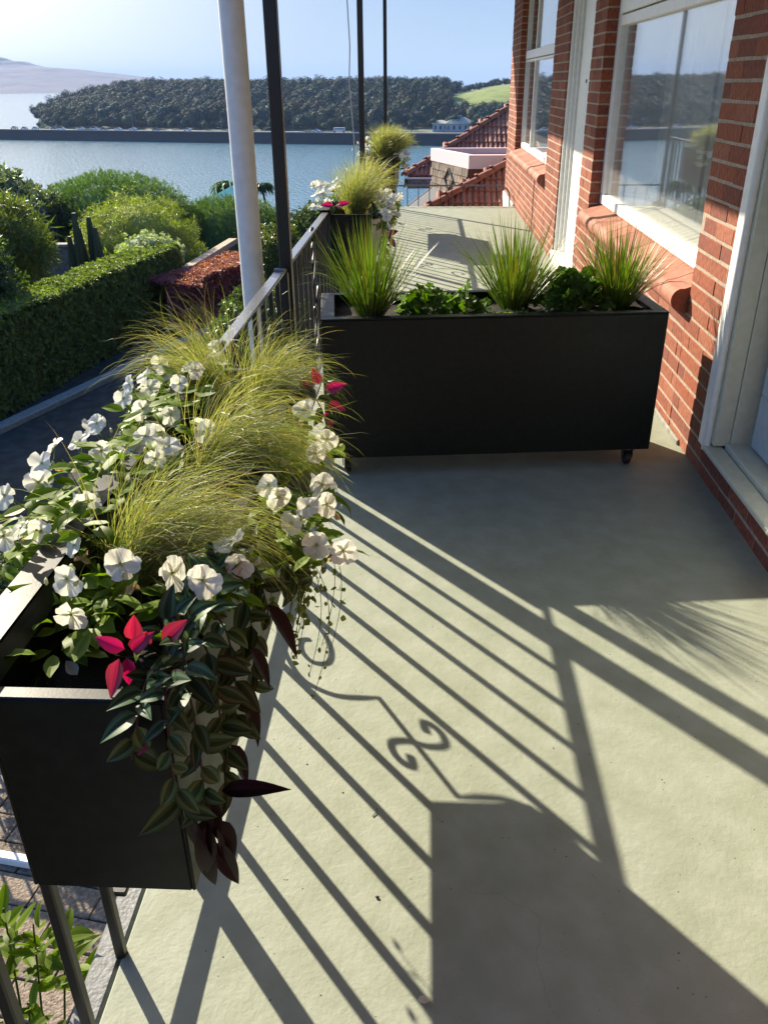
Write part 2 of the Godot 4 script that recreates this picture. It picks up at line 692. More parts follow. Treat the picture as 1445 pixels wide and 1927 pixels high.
func build_land_and_sea() -> void:
	hill_noise = noise(71, 0.012, 3)
	var mb := MB.new()
	mb.quad(Vector3(-5000, SEA, -30), Vector3(5000, SEA, -30), Vector3(5000, SEA, -9500), Vector3(-5000, SEA, -9500), Vector3.UP)
	struct("water", mb.mesh(), M.water)
	var white := func(_x: float, _z: float) -> Color: return Color.WHITE
	struct("ground", sheet(span(-70, 60, 52), span(8, -110, 60), func(x: float, z: float) -> float: return ground_y(x, z), white), M.ground_dark)
	# the island on the horizon: a low shield with a small crater rim on top
	var shape := [[0.0, 117.0], [58.0, 113.0], [105.0, 91.0], [152.0, 96.0], [200.0, 77.0], [375.0, 62.0], [690.0, 24.0], [1000.0, -8.0], [1500.0, -40.0]]
	var c := Vector2(-1955, -4150)
	var rugged := noise(73, 0.004, 5)
	var isle := func(x: float, z: float) -> float:
		var r := Vector2(x, z).distance_to(c)
		var y := -40.0
		for i in shape.size() - 1:
			if r >= shape[i][0] and r < shape[i + 1][0]:
				y = lerpf(shape[i][1], shape[i + 1][1], (r - shape[i][0]) / (shape[i + 1][0] - shape[i][0]))
		return y + rugged.get_noise_2d(x, z) * 5.0
	struct("island_hill", sheet(span(-3300, -600, 76), span(-2900, -5300, 50), isle, white), M.island_rock)
	# the far shore: sea wall, road, hillside
	var road := MB.new()
	var face := MB.new()
	var top := MB.new()
	for i in WALL_LINE.size() - 1:
		var a: Vector2 = WALL_LINE[i]
		var b: Vector2 = WALL_LINE[i + 1]
		for k in 12:
			var p := a.lerp(b, k / 12.0)
			var q := a.lerp(b, (k + 1) / 12.0)
			var P := Vector3(p.x, -19.4, p.y)
			var Q := Vector3(q.x, -19.4, q.y)
			var o := Vector3(0, 0, 2.2)
			face.quad(P + Vector3(0, 0, 0.3), Q + Vector3(0, 0, 0.3), Q + o + Vector3(0, SEA - 1.0 + 19.4, 0), P + o + Vector3(0, SEA - 1.0 + 19.4, 0), Vector3(0.2, 0.4, 0.9).normalized())
			face.box(Transform3D(Basis(Vector3.UP, -atan2(q.y - p.y, q.x - p.x)), (P + Q) * 0.5 + Vector3(0, 0.2, 0)), Vector3(P.distance_to(Q), 0.02, 0.6))
			top.box(Transform3D(Basis(Vector3.UP, -atan2(q.y - p.y, q.x - p.x)), (P + Q) * 0.5 + Vector3(0, 0.2, 0.2)), Vector3(P.distance_to(Q), 0.45, 0.7))
			road.quad(P + Vector3(0, 0.02, 0), Q + Vector3(0, 0.02, 0), Q + Vector3(0, 0.02, -13), P + Vector3(0, 0.02, -13), Vector3.UP)
	struct("sea_wall", face.mesh(), M.sea_wall)
	struct("shore_kerb", top.mesh(), M.rough_concrete)
	struct("shore_road", road.mesh(), M.road_grey)
	var tint := func(x: float, z: float) -> Color:
		if is_field(x, z):
			return Color(0.19, 0.25, 0.03)
		return Color(0.09, 0.11, 0.055) if wall_z(x) - z > 24.0 else Color(0.12, 0.14, 0.07)
	struct("hillside", sheet(span(-300, 200, 125), span(-400, -860, 115), func(x: float, z: float) -> float: return hill_y(x, z) if wall_z(x) - z > 12.5 and azimuth(x, z) > -23.1 else -25.0, tint), M.hill_earth)


# a lumpy crown for far trees: leafy faces spread through its volume round a dark middle
func far_crown(seed_: int, faces: int) -> ArrayMesh:
	var r := RandomNumberGenerator.new()
	r.seed = seed_
	var mb := MB.new()
	var lumps: Array[Vector3] = []
	for i in 9:
		var a := r.randf() * TAU
		lumps.append(Vector3(cos(a) * r.randf_range(0.2, 0.62), r.randf_range(-0.25, 0.55), sin(a) * r.randf_range(0.2, 0.62)))
	for i in faces:
		var l: Vector3 = lumps[i % 9]
		var d := Vector3(r.randfn(), r.randfn() * 0.9 + 0.25, r.randfn()).normalized()
		var p := l + d * r.randf_range(0.30, 0.44)
		var s := r.randf_range(0.03, 0.062)
		var n := (d + Vector3(r.randfn(), r.randfn(), r.randfn()) * 0.28).normalized()
		var b := along(n.cross(Vector3(r.randfn(), r.randfn(), r.randfn())), n)
		var g := r.randf_range(0.85, 1.15)
		mb.col = Color(g, g, g)
		mb.tri(p + b.y * s, p - b.y * s * 0.8 + b.x * s, p - b.y * s * 0.6 - b.x * s, d, d, d)
	return mb.mesh()


func build_far_shore() -> void:
	var crowns := [far_crown(1, 950), far_crown(2, 950), far_crown(3, 950)]
	var core := MB.new()
	core.blob(Vector3(0, 0.05, 0), Vector3(0.58, 0.48, 0.58), 6, 9, noise(5, 0.05, 2), 0.5)
	var core_mesh := core.mesh()
	var places := [[], [], [], []]
	var tints := [[], [], [], []]
	var tone := noise(81, 0.02, 2)
	var step := 6.6
	var x := -262.0
	while x < 120.0:
		var d := 18.0
		while d < 330.0:
			var px := x + rf(-2.6, 2.6)
			var pz := wall_z(px) - d + rf(-2.6, 2.6)
			d += step
			var az := azimuth(px, pz)
			if az < -23.5 + rf(0, 0.5) or is_field(px, pz) or az > 13.0:
				continue
			if d < 46.0 and az > -3.2 and az < 3.4:
				continue
			var dd := wall_z(px) - pz
			if dd > 238.0 and az > 2.0 and rng.randf() < 0.3:
				continue
			var s := rf(3.4, 8.0) * (0.72 if dd < 30.0 else 1.0) * (0.7 if az < -22.4 else 1.0) * (0.72 if az > 1.2 and dd > 50.0 else 1.0)
			if dd > 238.0 and az > 2.0:
				s = rf(2.0, 3.3)
			var y := hill_y(px, pz)
			var k := rng.randi() % 3
			var g := 0.040 + 0.014 * tone.get_noise_2d(px, pz) + rf(-0.007, 0.012)
			var c := Color(g * rf(0.34, 0.56), g * 1.15, g * 0.85)
			if rng.randf() < 0.12:
				c = c.lerp(Color(0.13, 0.12, 0.05), 0.5)
			elif rng.randf() < 0.25:
				c = Color(g * 0.9, g * 1.35, g * 0.5)
			elif rng.randf() < 0.12:
				c = Color(g * 1.1, g * 0.95, g * 0.7)
			var t := Transform3D(Basis(Vector3.UP, rng.randf() * TAU).scaled(Vector3(s, s * rf(0.8, 1.15), s)), Vector3(px, y + s * 0.72, pz))
			places[k].append(t)
			tints[k].append(c)
			places[3].append(t)
			tints[3].append(c)
		x += step
	var wood := thing("wood", "dense dark green wood covering the hill across the harbour", "wood")
	stuff(wood)
	for k in 3:
		many("crown", crowns[k], M.far_leaf, wood, places[k], tints[k])
	many("crown_core", core_mesh, M.far_leaf, wood, places[3], tints[3])
	# round clipped trees along the shore road
	var spots := [[-92.0, 20.0, 3.4], [-82.0, 19.0, 2.9], [-71.0, 21.0, 3.5], [-46.0, 20.0, 3.4], [-36.0, 19.0, 3.0], [-27.0, 21.0, 3.3], [-15.5, 20.0, 3.7], [-7.0, 19.0, 3.0], [3.0, 20.0, 3.6], [13.0, 22.0, 4.6], [22.5, 20.0, 3.4]]
	var who := ["round shore tree nearest the left white pole, largest of its three", "small round shore tree in the middle of the left three", "round shore tree right beside the white pole", "round shore tree just right of the black post", "smaller round shore tree between black post and cord", "round shore tree left of the parked pale van", "bushy shore tree behind the hanging cord", "low round shore tree right of the hanging cord", "round shore tree behind the second black post", "tall wide shore tree left of the pale cottage", "round shore tree in front of the pale cottage"]
	for i in spots.size():
		var s: Array = spots[i]
		var z: float = wall_z(s[0]) - s[1]
		var t := thing("shore_tree", who[i], "tree", Vector3(s[0], -19.35, z), "round trees along the shore road")
		var mb := MB.new()
		mb.tube(PackedVector3Array([Vector3(0, 0, 0), Vector3(0.1, s[2] * 0.7, 0)]), 0.28, 0.18, 6)
		part("trunk", mb.mesh(), M.bark, t)
		var g := rf(0.85, 1.3)
		var pl := Transform3D(Basis(Vector3.UP, rng.randf() * TAU).scaled(Vector3(s[2], s[2], s[2])), Vector3(0, s[2] * 0.95, 0))
		many("crown", crowns[i % 3], M.far_leaf, t, [pl], [Color(0.03 * g, 0.05 * g, 0.026 * g)])
		many("crown_core", core_mesh, M.far_leaf, t, [pl], [Color(0.03 * g, 0.05 * g, 0.026 * g)])
	build_cars()
	build_cottages()


func car_meshes() -> Array:
	var body := MB.new()
	body.bx(Vector3(-2.1, 0.35, -0.85), Vector3(2.1, 0.88, 0.85), 0.14)
	var p := [Vector3(-1.25, 0.85, 0.74), Vector3(-0.75, 1.45, 0.6), Vector3(0.75, 1.45, 0.6), Vector3(1.45, 0.85, 0.74)]
	var roof := MB.new()
	for i in 3:
		var a: Vector3 = p[i]
		var b: Vector3 = p[i + 1]
		var n := Vector3(-(b - a).y, (b - a).x, 0).normalized()
		roof.quad(a, b, Vector3(b.x, b.y, -b.z), Vector3(a.x, a.y, -a.z), n)
	var glass := MB.new()
	for s in [-1.0, 1.0]:
		var q: Array[Vector3] = []
		for i in 4:
			q.append(Vector3(p[i].x, p[i].y, p[i].z * s))
		glass.quad(q[0], q[1], q[2], q[3], Vector3(0, 0.2, s).normalized())
	var wheel := MB.new()
	wheel.tube(PackedVector3Array([Vector3(0, 0, -0.11), Vector3(0, 0, 0.11)]), 0.33, 0.33, 10)
	return [body.mesh(), roof.mesh(), glass.mesh(), wheel.mesh()]


func build_cars() -> void:
	var m := car_meshes()
	var xs := [-243.0, -238.5, -222.0, -214.0, -208.0, -197.0, -191.0, -180.0, -172.5, -166.0, -158.0, -150.0, -136.0, -119.0, -96.0, -52.0, -20.5]
	var light := [true, true, true, true, true, false, true, true, true, false, true, true, false, true, true, true, true]
	var who := ["white car furthest left on the causeway by the mast", "white car second from the mast on the causeway", "white car at the start of the bright row", "white car second in the bright row", "white car third in the bright row", "dark car in a gap of the bright row", "white car just after the dark one", "white car midway along the causeway row", "white car close behind the midway one", "dark car after the midway pair", "white car before the lamp post", "white car behind the thin lamp post", "grey car alone right of the lamp post", "white car parked below the wooded point", "white car near the round trees left of the pole", "white car between black post and cord", "white car to the right of the hanging cord"]
	for i in xs.size():
		var x: float = xs[i]
		var slope := atan2(wall_z(x + 3.0) - wall_z(x - 3.0), 6.0)
		var t := thing("parked_car", who[i], "car", Vector3(x, -19.37, wall_z(x) - 4.5 - (i % 3) * 1.6), "cars parked along the shore road")
		t.rotation.y = -slope + rf(-0.1, 0.1)
		var paint: Material = M.car_white if light[i] else M.car_grey
		part("body", m[0], paint, t)
		part("roof", m[1], paint, t)
		part("window", m[2], M.car_glass, t)
		for w in [Vector3(-1.3, 0.33, 0.78), Vector3(1.3, 0.33, 0.78), Vector3(-1.3, 0.33, -0.78), Vector3(1.3, 0.33, -0.78)]:
			part("wheel", m[3], M.rubber_black, t, Transform3D(Basis(), w))
	var van := thing("parked_van", "pale boxy van parked on the shore road by the trees", "van", Vector3(-41, -19.37, wall_z(-41.0) - 7.0))
	var b := MB.new()
	b.bx(Vector3(-2.7, 0.5, -0.95), Vector3(2.7, 2.1, 0.95), 0.15)
	part("body", b.mesh(), M.car_white, van)
	b = MB.new()
	b.bx(Vector3(-2.4, 1.3, 0.95), Vector3(2.4, 1.8, 0.98))
	part("window", b.mesh(), M.car_glass, van)
	for w in [Vector3(-2.2, 0.4, 0.95), Vector3(2.2, 0.4, 0.95)]:
		part("wheel", m[3], M.rubber_black, van, Transform3D(Basis().scaled(Vector3(1.3, 1.3, 1.3)), w))
	# masts and lamp posts
	var posts := [[-253.0, 6.0, 13.0, "tall thin mast at the far left end of the causeway"], [-150.0, 8.0, 9.0, "thin lamp post halfway along the row of parked cars"], [-101.0, 8.0, 8.5, "thin lamp post where the wooded road begins"], [-64.0, 8.0, 8.5, "thin lamp post between the white pole and black post"], [10.0, 7.0, 8.0, "thin lamp post left of the pale cottage"]]
	for s in posts:
		var t := thing("lamp_post", s[3], "lamp post", Vector3(s[0], -19.4, wall_z(s[0]) - s[1]), "posts along the shore road")
		var mb := MB.new()
		mb.tube(PackedVector3Array([Vector3.ZERO, Vector3(0, s[2], 0)]), 0.13, 0.08, 6)
		part("pole", mb.mesh(), M.car_grey, t)
		mb = MB.new()
		mb.tube(PackedVector3Array([Vector3(0, s[2], 0), Vector3(0.8, s[2] + 0.2, 0), Vector3(1.6, s[2] + 0.15, 0)]), 0.07, 0.1, 5)
		part("arm", mb.mesh(), M.car_grey, t)


func hip_roof(w: float, d: float, y: float, h: float, ridge: float) -> ArrayMesh:
	var mb := MB.new()
	var a := Vector3(-w, y, d)
	var b := Vector3(w, y, d)
	var c := Vector3(w, y, -d)
	var e := Vector3(-w, y, -d)
	var r0 := Vector3(-ridge, y + h, 0)
	var r1 := Vector3(ridge, y + h, 0)
	mb.quad(a, b, r1, r0, Vector3(0, d, h).normalized())
	mb.quad(c, e, r0, r1, Vector3(0, d, -h).normalized())
	mb.tri(b, c, r1, Vector3(h, w, 0).normalized(), Vector3(h, w, 0).normalized(), Vector3(h, w, 0).normalized())
	mb.tri(e, a, r0, Vector3(-h, w, 0).normalized(), Vector3(-h, w, 0).normalized(), Vector3(-h, w, 0).normalized())
	mb.bx(Vector3(-w, y - 0.25, -d), Vector3(w, y - 0.004, d))
	return mb.mesh()


func build_cottages() -> void:
	for k in 2:
		var x: float = [6.5, 15.5][k]
		var t := thing("shore_cottage", ["grey low cottage on the far shore left of the pale one", "pale cottage with hipped roof on the far shore by the water"][k], "house", Vector3(x, -19.3, wall_z(x) - 22.0))
		var w: float = [3.6, 6.6][k]
		var mb := MB.new()
		mb.bx(Vector3(-w, 0, -4), Vector3(w, 3.4, 4))
		part("wall", mb.mesh(), M.cottage_wall, t)
		var roof := part("roof", hip_roof(w + 0.6, 4.6, 3.5, [1.3, 2.6][k], w * 0.35), M.cottage_roof, t)
		if k == 1:
			mb = MB.new()
			mb.bx(Vector3(-1.0, 5.7, -0.8), Vector3(1.0, 6.7, 0.8), 0.1)
			part("chimney", mb.mesh(), M.cottage_wall, roof)
		for i in [3, 5][k]:
			var wx: float = lerpf(-w + 1.2, w - 1.2, i / float([2, 4][k]))
			mb = MB.new()
			mb.bx(Vector3(wx - 0.55, 0.9, 3.9), Vector3(wx + 0.55, 2.6, 4.04))
			part("window", mb.mesh(), M.car_glass, t)


# ------------------------------------------------------------------ garden below
func sprig(seed_: int, leaves: int, size: float, wide: float, fan: float, green: Color, spread := 0.9) -> ArrayMesh:
	var r := RandomNumberGenerator.new()
	r.seed = seed_
	var mb := MB.new()
	for i in leaves:
		var a := TAU * i / leaves * 2.4 + r.randf()
		var up := r.randf_range(fan, 1.0)
		var d := Vector3(cos(a) * spread, up, sin(a) * spread).normalized()
		var f := (Vector3.UP * 0.9 + Vector3(r.randfn(), r.randfn(), r.randfn()) * 0.5).normalized()
		var g := r.randf_range(0.7, 1.3)
		mb.leaf(Transform3D(along(d, f), Vector3(0, size * 0.8 * i / leaves, 0)), size * r.randf_range(0.8, 1.2), size * wide, 0.25, r.randf_range(-0.8, 0.2), 2, [green * g], 0.8)
	return mb.mesh()


func shell_points(n: int, center: Vector3, rad: Vector3, low: float, lumpy: FastNoiseLite, rough: float) -> Array:
	var o := []
	while o.size() < n:
		var d := Vector3(rng.randfn(), rng.randfn(), rng.randfn()).normalized()
		if d.y < low:
			continue
		var s := (1.0 + rough * lumpy.get_noise_3dv(center + d * 43.0)) * rf(0.86, 1.05)
		o.append([center + d * rad * s, (d / rad).normalized()])
	return o


func leafy(called: String, mesh: Mesh, m: Material, parent: Node, pts: Array, s0: float, s1: float, upright: float, base: Color, vary: float) -> void:
	var places := []
	var tints := []
	for p in pts:
		var up: Vector3 = (p[1] * (1.0 - upright) + Vector3.UP * upright + rv(0.45)).normalized()
		var b := along(up, rv())
		var s := rf(s0, s1)
		places.append(Transform3D(b.scaled(Vector3(s, s, s)), p[0]))
		var g := 1.0 + rf(-vary, vary)
		tints.append(Color(base.r * g, base.g * g * rf(0.94, 1.06), base.b * g))
	many(called, mesh, m, parent, places, tints)


func plain_green(c: Color) -> StandardMaterial3D:
	var m := StandardMaterial3D.new()
	m.albedo_color = c.linear_to_srgb()
	m.roughness = 1.0
	m.metallic_specular = 0.1
	return m


func shrub(called: String, label: String, category: String, center: Vector3, rad: Vector3, mesh: Mesh, count: int, s0: float, s1: float, upright: float, base: Color, foot: float, m: Material = null, rough := 0.35) -> Node3D:
	var t := thing(called, label, category, Vector3(center.x, foot, center.z))
	var c := Vector3(0, center.y - foot, 0)
	var lump := noise(int(center.x * 91.0 + center.z * 7.0), 0.05, 3)
	var mb := MB.new()
	mb.blob(c, rad * 0.84, 12, 18, lump, rough)
	part("inner_growth", mb.mesh(), plain_green(base), t)
	mb = MB.new()
	mb.tube(PackedVector3Array([Vector3(0, -0.1, 0), Vector3(0.05, c.y * 0.5, 0.03), Vector3(0, c.y, 0)]), 0.09, 0.05, 6)
	part("trunk", mb.mesh(), M.bark, t)
	leafy("foliage", mesh, m if m else M.hedge_leaf, t, shell_points(count, c, rad, -0.75, lump, rough), s0, s1, upright, base, 0.3)
	return t


func build_garden() -> void:
	var W := Color(1, 1, 1)
	var small := sprig(1, 9, 0.05, 0.55, 0.2, W)
	var broad := sprig(2, 8, 0.085, 0.5, 0.1, W)
	var needle := sprig(3, 18, 0.10, 0.10, 0.75, W, 0.55)
	var strap := sprig(4, 11, 0.30, 0.10, 0.25, W, 0.8)
	# the clipped hedge along the drive
	var a := Vector3(-6.22, -2.6, -10.4)
	var b := Vector3(-5.02, -2.6, -17.3)
	var run := b - a
	var wide := Vector3(run.z, 0, -run.x).normalized() * 0.72
	if wide.x > 0.0:
		wide = -wide
	var hedge := thing("clipped_hedge", "long clipped green hedge with sunlit flat top beside the drive", "hedge", a)
	var lump := noise(9, 0.25, 3)
	var high := Vector3(0, 1.32, 0)
	var core := MB.new()
	var n := run.length()
	var x := Transform3D(along(Vector3.UP, wide), run * 0.5 + wide * 0.5 + high * 0.47)
	core.box(x, Vector3(n - 0.12, high.y * 0.94, 0.6), 0.05)
	part("inner_growth", core.mesh(), plain_green(Color(0.19, 0.225, 0.062)), hedge)
	var pts := []
	for i in 7600:
		var t := rng.randf()
		var side := rng.randf()
		if side < 0.38:
			var q := run * t + wide * rf(-0.02, 1.0)
			pts.append([q + high * (1.0 + 0.035 * lump.get_noise_3dv(q * 4.0)) + rv(0.025), Vector3.UP])
		elif side < 0.88:
			var q := run * t + high * rng.randf()
			pts.append([q - wide * 0.05 * lump.get_noise_3dv(q * 4.0) + rv(0.03), -wide.normalized()])
		elif side < 0.93:
			pts.append([run + wide * rng.randf() + high * rng.randf() + rv(0.03), run.normalized()])
		else:
			pts.append([wide * rng.randf() + high * rng.randf() + rv(0.03), -run.normalized()])
	leafy("foliage", small, M.hedge_leaf, hedge, pts, 0.8, 1.3, 0.25, Color(0.19, 0.225, 0.062), 0.4)
	pts = []
	for i in 3600:
		var q := run * rng.randf() + wide * rf(-0.03, 1.02)
		pts.append([q + high * (1.02 + 0.035 * lump.get_noise_3dv(q * 4.0)) + rv(0.022), Vector3.UP])
	leafy("foliage", small, M.hedge_leaf, hedge, pts, 0.7, 1.2, 0.4, Color(0.19, 0.225, 0.062), 0.4)
	# the low red hedge and the timber edged steps beyond the pole
	var red := thing("red_hedge", "low hedge with pink red leaves below the white pole", "hedge", Vector3(-4.78, -2.6, -15.7))
	pts = []
	var r0 := Vector3(0.0, 0, 0.0)
	var r1 := Vector3(0.95, 0, -3.1)
	for i in 3800:
		var q := r0.lerp(r1, rng.randf())
		var front := rng.randf() < 0.45
		if front and rng.randf() < 0.3:
			q = r0 + Vector3(rf(-0.42, 0.2), 0, 0.05)
		q += Vector3(rf(-0.45, 0.45) if not front else 0.38, 0, 0)
		pts.append([q + Vector3(0, (0.92 + 0.1 * lump.get_noise_3dv(q * 3.0)) if not front else rf(0.2, 0.9), 0) + rv(0.03), Vector3.UP])
	core = MB.new()
	core.box(Transform3D(along(Vector3.UP, Vector3(1, 0, 0.285)), (r0 + r1) * 0.5 + Vector3(0, 0.38, 0)), Vector3(3.0, 0.74, 0.62), 0.06)
	part("inner_growth", core.mesh(), plain_green(Color(0.44, 0.14, 0.19)), red)
	leafy("foliage", small, M.hedge_leaf, red, pts, 0.8, 1.3, 0.3, Color(0.44, 0.14, 0.19), 0.35)
	var step := thing("timber_edge", "tan timber beam edging the bed behind the red hedge", "timber edging", Vector3(-5.0, -2.6, -17.0), "timber edgings")
	var mb := MB.new()
	mb.box(Transform3D(along(Vector3.UP, Vector3(1, 0, 0.07)), Vector3(0.05, 0.80, -2.0)), Vector3(4.6, 0.12, 0.22), 0.01)
	part("beam", mb.mesh(), M.tan_timber, step)
	mb = MB.new()
	mb.box(Transform3D(along(Vector3.UP, Vector3(1, 0, 0.07)), Vector3(0.02, 0.37, -2.0)), Vector3(4.5, 0.74, 0.12), 0.01)
	part("board", mb.mesh(), M.dark_timber, step)
	step = thing("timber_edge", "short tan timber beam right of the white pole", "timber edging", Vector3(-3.55, -2.6, -18.2), "timber edgings")
	mb = MB.new()
	mb.box(Transform3D(along(Vector3.UP, Vector3(1, 0, 0.2)), Vector3(0.05, 1.10, -0.8)), Vector3(2.6, 0.12, 0.2), 0.01)
	part("beam", mb.mesh(), M.tan_timber, step)
	mb = MB.new()
	mb.box(Transform3D(along(Vector3.UP, Vector3(1, 0, 0.2)), Vector3(0.03, 0.5, -0.8)), Vector3(2.5, 1.06, 0.12), 0.01)
	part("board", mb.mesh(), M.dark_timber, step)
	# shrubs and trees, near to far
	shrub("leafy_shrub", "dark leafy shrub at the left edge beside the hedge end", "shrub", Vector3(-7.55, -1.45, -12.9), Vector3(1.1, 1.2, 0.95), broad, 2600, 0.8, 1.3, 0.3, Color(0.085, 0.12, 0.045), -2.6)
	shrub("spiky_shrub", "olive spiky shrub above the left end of the hedge", "shrub", Vector3(-8.3, -1.15, -16.3), Vector3(0.75, 0.7, 0.8), strap, 420, 0.8, 1.25, 0.2, Color(0.16, 0.18, 0.055), -2.6)
	shrub("yellow_shrub", "yellow green weeping shrub behind the hedge top", "shrub", Vector3(-6.75, -1.75, -20.0), Vector3(1.35, 0.98, 1.1), strap, 2100, 0.32, 0.58, -0.05, Color(0.30, 0.32, 0.085), -2.6)
	shrub("flowering_shrub", "small grey white flowering patch at the far hedge end", "shrub", Vector3(-5.75, -1.5, -17.6), Vector3(0.62, 0.42, 0.7), small, 800, 0.9, 1.4, 0.3, Color(0.42, 0.44, 0.36), -2.6)
	shrub("domed_conifer", "big domed green conifer behind the yellow shrub", "tree", Vector3(-8.85, -2.4, -24.4), Vector3(2.5, 1.85, 2.2), needle, 16000, 0.55, 0.9, 0.15, Color(0.12, 0.19, 0.08), -4.4, null, 0.07)
	shrub("domed_conifer", "lower spreading green conifer reaching right to the white pole", "tree", Vector3(-5.9, -2.75, -25.4), Vector3(2.1, 1.42, 1.8), needle, 12000, 0.55, 0.9, 0.15, Color(0.11, 0.17, 0.065), -4.6, null, 0.09)
	shrub("grey_leaved_tree", "grey green leafy tree at the far left edge", "tree", Vector3(-11.7, -1.7, -22.5), Vector3(2.1, 1.35, 1.8), broad, 3000, 1.2, 2.0, 0.3, Color(0.15, 0.18, 0.15), -3.6)
	shrub("round_shrub", "round green shrub right of the black post before the water", "shrub", Vector3(-3.0, -2.0, -22.0), Vector3(0.62, 0.85, 0.7), broad, 1100, 0.7, 1.1, 0.3, Color(0.07, 0.10, 0.03), -3.9)
	shrub("pale_shrub", "pale leaved shrub between white pole and black post", "shrub", Vector3(-2.75, -1.25, -16.0), Vector3(0.42, 0.55, 0.5), broad, 700, 0.6, 0.95, 0.3, Color(0.13, 0.15, 0.05), -2.6)
	shrub("dark_shrub", "dark shrub in the shade below the balcony rail", "shrub", Vector3(-2.5, -1.9, -12.5), Vector3(0.7, 0.75, 1.6), broad, 1500, 0.7, 1.2, 0.3, Color(0.085, 0.12, 0.045), -2.6)
	shrub("dark_shrub", "dark shrub behind the balusters beyond the black post", "shrub", Vector3(-2.6, -2.0, -8.0), Vector3(0.6, 0.7, 1.8), broad, 1300, 0.7, 1.2, 0.3, Color(0.085, 0.12, 0.045), -2.6)
	shrub("small_leaved_shrub", "small leaved green shrub at the left edge below the planter", "shrub", Vector3(-2.95, -1.85, -4.8), Vector3(0.45, 0.55, 0.42), small, 1300, 0.6, 0.95, 0.3, Color(0.06, 0.09, 0.03), -2.6)
	shrub("tall_shrub", "tall leafy shrub left of the frame that shades the drive and the near hedge", "shrub", Vector3(-9.0, -0.6, -12.6), Vector3(1.35, 2.1, 1.3), broad, 2600, 1.0, 1.5, 0.3, Color(0.085, 0.12, 0.045), -2.6)
	# bright spiky palm and a weeping tree near the water
	var palm := thing("spiky_palm", "bright green spiky palm between white pole and black post", "palm", Vector3(-4.72, -3.9, -26.0))
	mb = MB.new()
	mb.tube(PackedVector3Array([Vector3.ZERO, Vector3(0, 1.7, 0)]), 0.1, 0.08, 6)
	part("trunk", mb.mesh(), M.bark, palm)
	mb = MB.new()
	for i in 190:
		var d := (Vector3(rng.randfn(), rf(-0.5, 1.6), rng.randfn())).normalized()
		var l := rf(0.5, 0.8)
		var g := rf(0.7, 1.3)
		mb.leaf(Transform3D(along(d, Vector3.UP + rv(0.3)), Vector3(0, 1.75, 0)), l, 0.07, 0.3, rf(-0.6, -0.1), 3, [Color(0.10, 0.19, 0.03) * g], 0.6)
	part("foliage", mb.mesh(), M.hedge_leaf, palm)
	stuff(palm.get_child(1))
	weeping("weeping_tree", "small weeping tree behind the aqua awning", Vector3(-6.75, -5.2, -30.5), 4.0, 0.72)
	weeping("weeping_tree", "weeping palm just right of the white pole", Vector3(-5.62, -5.2, -30.0), 4.05, 0.42)
	# column cactus
	var cactus := thing("column_cactus", "dark column cactus standing behind the hedge", "cactus", Vector3(-7.5, -2.6, -18.5))
	for p in [[-0.28, 0.0, 1.35], [-0.05, 0.1, 1.85], [0.2, -0.05, 1.75], [0.36, 0.1, 1.55], [-0.12, -0.2, 1.5]]:
		mb = MB.new()
		for k in 7:
			var w := TAU * k / 7
			var o := Vector3(cos(w), 0, sin(w)) * 0.055
			mb.tube(PackedVector3Array([Vector3(p[0], 0, p[1]) + o, Vector3(p[0], p[2] * 0.6, p[1]) + o * 1.3, Vector3(p[0], p[2], p[1]) + o * 0.3]), 0.055, 0.03, 5)
		part("column", mb.mesh(), M.cactus_skin, cactus)
	# aqua awning with a row of finials
	var aw := thing("aqua_awning", "pale aqua sloping awning roof with white finials by the water", "awning", Vector3(-6.6, -4.0, -28.0))
	var c0 := Vector3(-0.75, 2.22, 0.3)
	var c1 := Vector3(0.75, 2.95, -0.4)
	mb = MB.new()
	var dn := Vector3(0.1, -0.62, 0.75)
	mb.quad(c0, c1, c1 + dn, c0 + dn * 0.7, (c1 - c0).cross(dn).normalized())
	mb.quad(c0 + Vector3(0, -0.02, -0.01), c1 + Vector3(0, -0.02, -0.01), c1 + dn + Vector3(0, -0.02, -0.01), c0 + dn * 0.7 + Vector3(0, -0.02, -0.01), -(c1 - c0).cross(dn).normalized())
	part("sheet", mb.mesh(), M.aqua_sheet, aw)
	for i in 8:
		var p := c0.lerp(c1, i / 7.0)
		mb = MB.new()
		mb.tube(PackedVector3Array([p, p + Vector3(-0.02, 0.30, 0)]), 0.022, 0.006, 5)
		part("finial", mb.mesh(), M.aqua_sheet, aw)
	for p in [c0 + dn * 0.68, c1 + dn * 0.98, c0, c1]:
		mb = MB.new()
		mb.tube(PackedVector3Array([Vector3(p.x, 0, p.z), p]), 0.03, 0.03, 6)
		part("post", mb.mesh(), M.white_paint, aw)
	# the drive and its kerb, the garden wall, paving below the balcony
	mb = MB.new()
	for i in 8:
		var p := Vector3(-6.30 + i * 0.38, -2.56, -9.3 - i * 1.15)
		var q := Vector3(-6.30 + (i + 1) * 0.38, -2.56, -9.3 - (i + 1) * 1.15)
		mb.box(Transform3D(along(Vector3.UP, Vector3(1, 0, 0.33)), (p + q) * 0.5), Vector3(1.22, 0.11, 0.2), 0.02)
	struct("kerb", mb.mesh(), M.rough_concrete)
	mb = MB.new()
	mb.quad(Vector3(-5.9, -2.594, -7.0), Vector3(-1.2, -2.594, -7.0), Vector3(-1.2, -2.594, -19.0), Vector3(-3.6, -2.594, -19.0), Vector3.UP)
	struct("driveway", mb.mesh(), M.ground_dark)
	struct("path", _box_mesh(Vector3(-1.85, -2.7, -13.0), Vector3(-0.72, -2.56, -4.0), 0.01), M.rough_concrete)
	var wall := thing("garden_wall", "low dark garden wall with pale capping behind the hedge", "wall", Vector3(-9.2, -2.6, -19.3))
	mb = MB.new()
